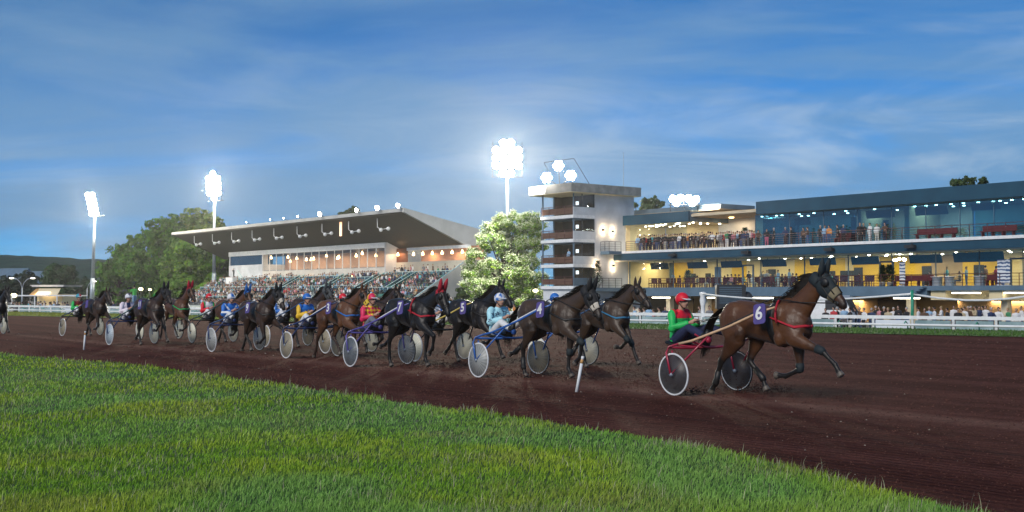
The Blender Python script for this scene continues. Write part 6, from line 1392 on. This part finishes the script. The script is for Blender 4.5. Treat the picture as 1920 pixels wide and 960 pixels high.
# ------------------------------------------------------------------ furniture and screens of the terraces
def chair_mesh():
    mb = MB(); mb.box(-.24, .24, -.24, .24, .40, .47); mb.box(-.24, .24, .19, .25, .47, .92)
    for x in (-.2, .2):
        for y in (-.2, .2): mb.box(x - .025, x + .025, y - .025, y + .025, 0, .40)
    return mb.mesh("chair")
CHM = chair_mesh(); redseat = pm("dark_red_seat", (.10, .018, .022), (.075, .014, .018), 4, .6); n = 0
def row(px0, px1, stepx, yy, z, where, grp):
    px = px0
    while px < px1:
        o = link("chair", CHM, None, [redseat]); o.location = B.w(B.sx(px, yy), yy, z); o.rotation_euler = (0, 0, PHI + rc.choice((0, math.pi)) + rc.uniform(-.2, .2)); o.scale = (1.1,) * 3
        tag(o, "dark red chair " + where, "chair", grp); px += stepx
row(1222, 1385, 9, 1.9, 2.41, "in the row left of the blue door frame on the lower terrace", "dark red chairs on the lower terrace")
row(1412, 1640, 10, 2.0, 2.41, "in the row behind the leading horse on the lower terrace", "dark red chairs on the lower terrace")
for px0, px1, yy, z, lab in ((1672, 1745, .1, 2.41, "long dark red bench on the lower balcony beside the striped banner"), (1845, 1880, .2, 2.41, "short dark red bench left of the blue striped banner"), (1715, 1790, .1, 6.46, "dark red bench on the upper balcony before the beige room"), (1838, 1902, .1, 6.46, "dark red bench at the right end of the upper balcony"), (1562, 1590, .2, 6.46, "short dark red bench by the dark upper doorway")):
    a, b = B.sx(px0, yy), B.sx(px1, yy); L_ = b - a; mb = MB(); mb.box(0, L_, 0, .5, .42, .52); mb.box(0, L_, .45, .55, .52, .95)
    for x in np.linspace(.15, L_ - .15, 4): mb.box(x - .04, x + .04, .05, .45, 0, .42)
    o = mb.build("bench", redseat); o.location = B.w(a, yy, z); o.rotation_euler = (0, 0, PHI); tag(o, lab, "bench")
for px, lab in ((1757, "white round table left of the two other white tables"), (1780, "small white table among dark red seats"), (1837, "white drum table at the right of the lower terrace")):
    mb = MB(); mb.lathe([(.42, 0), (.40, .72), (.55, .74), (.55, .80), (.02, .81)], 14); o = mb.build("table", M_white); o.location = B.w(B.sx(px, .3), .3, 2.41); tag(o, lab, "table")
scr = pm("dark_blue_screen", (.022, .06, .09), (.03, .08, .11), .9, .25)
for px, z0, z1, w, yy, lab in ((1237, 4.45, 5.15, 1.35, 1.5, "leftmost hanging screen of the lower storey"), (1308, 4.45, 5.15, 1.4, 1.5, "hanging screen above the bushy plant of the lower storey"), (1372, 4.45, 5.15, 1.4, 1.5, "hanging screen above the blue door frame"), (1452, 4.45, 5.2, 1.5, 1.5, "hanging screen over the diners behind the leading horse"), (1543, 4.5, 5.2, 1.5, 1.5, "hanging screen above the leading horse's ears"), (1623, 4.45, 5.2, 1.5, 1.5, "hanging screen over the yellow wall"), (1736, 4.45, 5.2, 1.6, 1.5, "hanging screen right of the globe lamps"), (1835, 4.45, 5.3, 2.3, 1.5, "wide dark hanging screen at the right of the lower storey"),
        (1506, 8.5, 9.2, .9, 2.2, "small screen inside the upper room behind blue glass"), (1652, 8.75, 9.5, 1.5, 2.2, "screen hanging inside the pinkish upper room"), (1748, 8.75, 9.5, 1.6, 2.2, "screen hanging inside the beige upper room"), (1850, 8.9, 9.5, 1.3, 2.2, "screen hanging in the dim right end of the upper storey")):
    x = B.sx(px, yy); mb = MB(); c = B.w(x, yy, (z0 + z1) / 2); h = (z1 - z0) / 2; mb.box(-w, w, -.08, .0, -h, h); mb.box(-w + .06, w - .06, -.085, -.081, -h + .06, h - .06); mb.tube([(-w * .5, -.02, h - .02), (-w * .5, .1, h + .35)], .03, 5); mb.tube([(w * .5, -.02, h - .02), (w * .5, .1, h + .35)], .03, 5)
    o = mb.build("hanging_screen", scr); o.location = c; o.rotation_euler = (R(14), 0, PHI); tag(o, lab, "screen", "screens hanging from the terrace ceilings")
stripe, _nt, _N, _L, _b = _mk("striped_banner"); _t = _N.new("ShaderNodeTexCoord"); _w = _N.new("ShaderNodeTexWave"); _w.bands_direction = 'Z'; _w.inputs['Scale'].default_value = 1.1; _w.inputs['Distortion'].default_value = 4; _w.inputs['Detail Scale'].default_value = 2
_L.new(_t.outputs['Object'], _w.inputs[0]); _m = _N.new("ShaderNodeMix"); _m.data_type = 'RGBA'; _m.inputs[6].default_value = (.62, .64, .66, 1); _m.inputs[7].default_value = (.05, .10, .22, 1); _r = _N.new("ShaderNodeMapRange"); _r.inputs[1].default_value = .5; _r.inputs[2].default_value = .62; _L.new(_w.outputs[0], _r.inputs[0]); _L.new(_r.outputs[0], _m.inputs[0]); _L.new(_m.outputs[2], _b.inputs['Base Color'])
for px, w, lab in ((1692, .28, "narrow white and dark striped banner on the lower balcony"), (1882, .55, "wide blue and white striped banner at the right of the lower balcony"), (1346, .45, "pale grey standing banner inside the restaurant, left of the blue door frame")):
    yy = .2 if px > 1400 else 1.8; mb = MB(); mb.box(-w, w, -.02, .02, .15, 2.15); mb.box(-w, w, -.15, .15, 0, .08); mb.tube([(0, 0, .05), (0, 0, .2)], .03, 5); o = mb.build("standing_banner", stripe if px > 1400 else M_steel); o.location = B.w(B.sx(px, yy), yy, 2.41); o.rotation_euler = (0, 0, PHI); tag(o, lab, "banner")
# dark back of a video board by the track, with three pale discs, and the white van beyond the leading horse
c = P(1370, 566, 84); e = empty("video_board", (c.x, c.y, ZG)); tag(e, "dark backed video board with three pale discs behind the leading horse's rump", "screen"); h0 = P(1370, 566, 84).z - ZG; h1 = P(1370, 534, 84).z - ZG
mb = MB(); mb.prism([(-1.0, 0, h0 - .5), (1.0, 0, h0 - .5), (1.12, 0, h1 - .1), (1.0, 0, h1), (-.95, 0, h1), (-1.0, 0, h1 - .25)], (0, .7, 0)); mb.build("casing", M_dark, e)
mb = MB(); [mb.box(-.8, .8, -.03, -.001, z, z + .05) for z in np.arange(h0 - .1, h1 - .2, .14)]; mb.build("louvre", M_bluegrey, e)
for x in (-.27, .0, .27): mb = MB(); mb.lathe([(.10, 0), (.10, .04), (.02, .05)], 12, (x + .15, -.02, h0 - .24), 'Y'); mb.build("disc", pm("pale_grey_disc", (.35, .37, .38), None, 4, .6), e)
mb = MB(); mb.tube([(-.8, .3, 0), (-.8, .3, h0 - .4)], .08, 6); mb.tube([(.8, .3, 0), (.8, .3, h0 - .4)], .08, 6); mb.build("leg", M_dark, e)
mb = MB(); mb.ell((1.25, .5, h0 + .25), (.45, .4, .5), 9, 7); mb.build("cable_bundle", M_dark, e)
c = P(1560, 590, 82); e = empty("parked_van", (c.x, c.y, ZG), PHI + R(20)); tag(e, "white parked van partly hidden behind the leading horse's muzzle", "van")
mb = MB(); mb.prism([(-1.3, -.9, .35), (1.6, -.9, .35), (1.7, -.9, 1.2), (1.0, -.9, 2.5), (-1.3, -.9, 2.55)], (0, 1.8, 0)); mb.build("body", M_white, e)
mb = MB(); mb.prism([(1.60, -.75, 1.35), (1.13, -.75, 2.30), (1.13, .75, 2.30), (1.60, .75, 1.35)], (.03, 0, .02)); mb.prism([(-.2, -.905, 1.5), (.9, -.905, 1.5), (.75, -.905, 2.2), (-.2, -.905, 2.2)], (0, .01, 0)); mb.build("window", M_dark, e)
for x in (-.8, 1.1):
    for s in (-1, 1): mb = MB(); mb.lathe([(.2, -.1), (.34, -.09), (.34, .09), (.2, .1)], 14, (x, s * .82, .34), 'Y'); mb.build("wheel", M_tyre, e)
mb = MB(); [mb.box(x, x + .45, -.93, -.901, 1.0, 1.06) for x in (-.6, .1)]; mb.build("handle", M_dark, e)

# ------------------------------------------------------------------ thin haze volume, added to give the lamps halos in place of lens bloom
def haze():
    mb = MB(); mb.box(-1300, 900, -60, 1300, ZG - 1.2, 75); m = bpy.data.materials.new("halo_haze"); m.use_nodes = True; N = m.node_tree.nodes; N.clear()
    out = N.new("ShaderNodeOutputMaterial"); v = N.new("ShaderNodeVolumePrincipled"); v.inputs['Color'].default_value = (.86, .90, .96, 1); v.inputs['Density'].default_value = HAZE_D; v.inputs['Anisotropy'].default_value = HAZE_G
    m.node_tree.links.new(v.outputs[0], out.inputs['Volume']); o = mb.build("haze", m); tag(o, "thin added haze that gives the floodlights their halos", "haze", kind='stuff')
HAZE_D, HAZE_G = .00012, .72
haze()
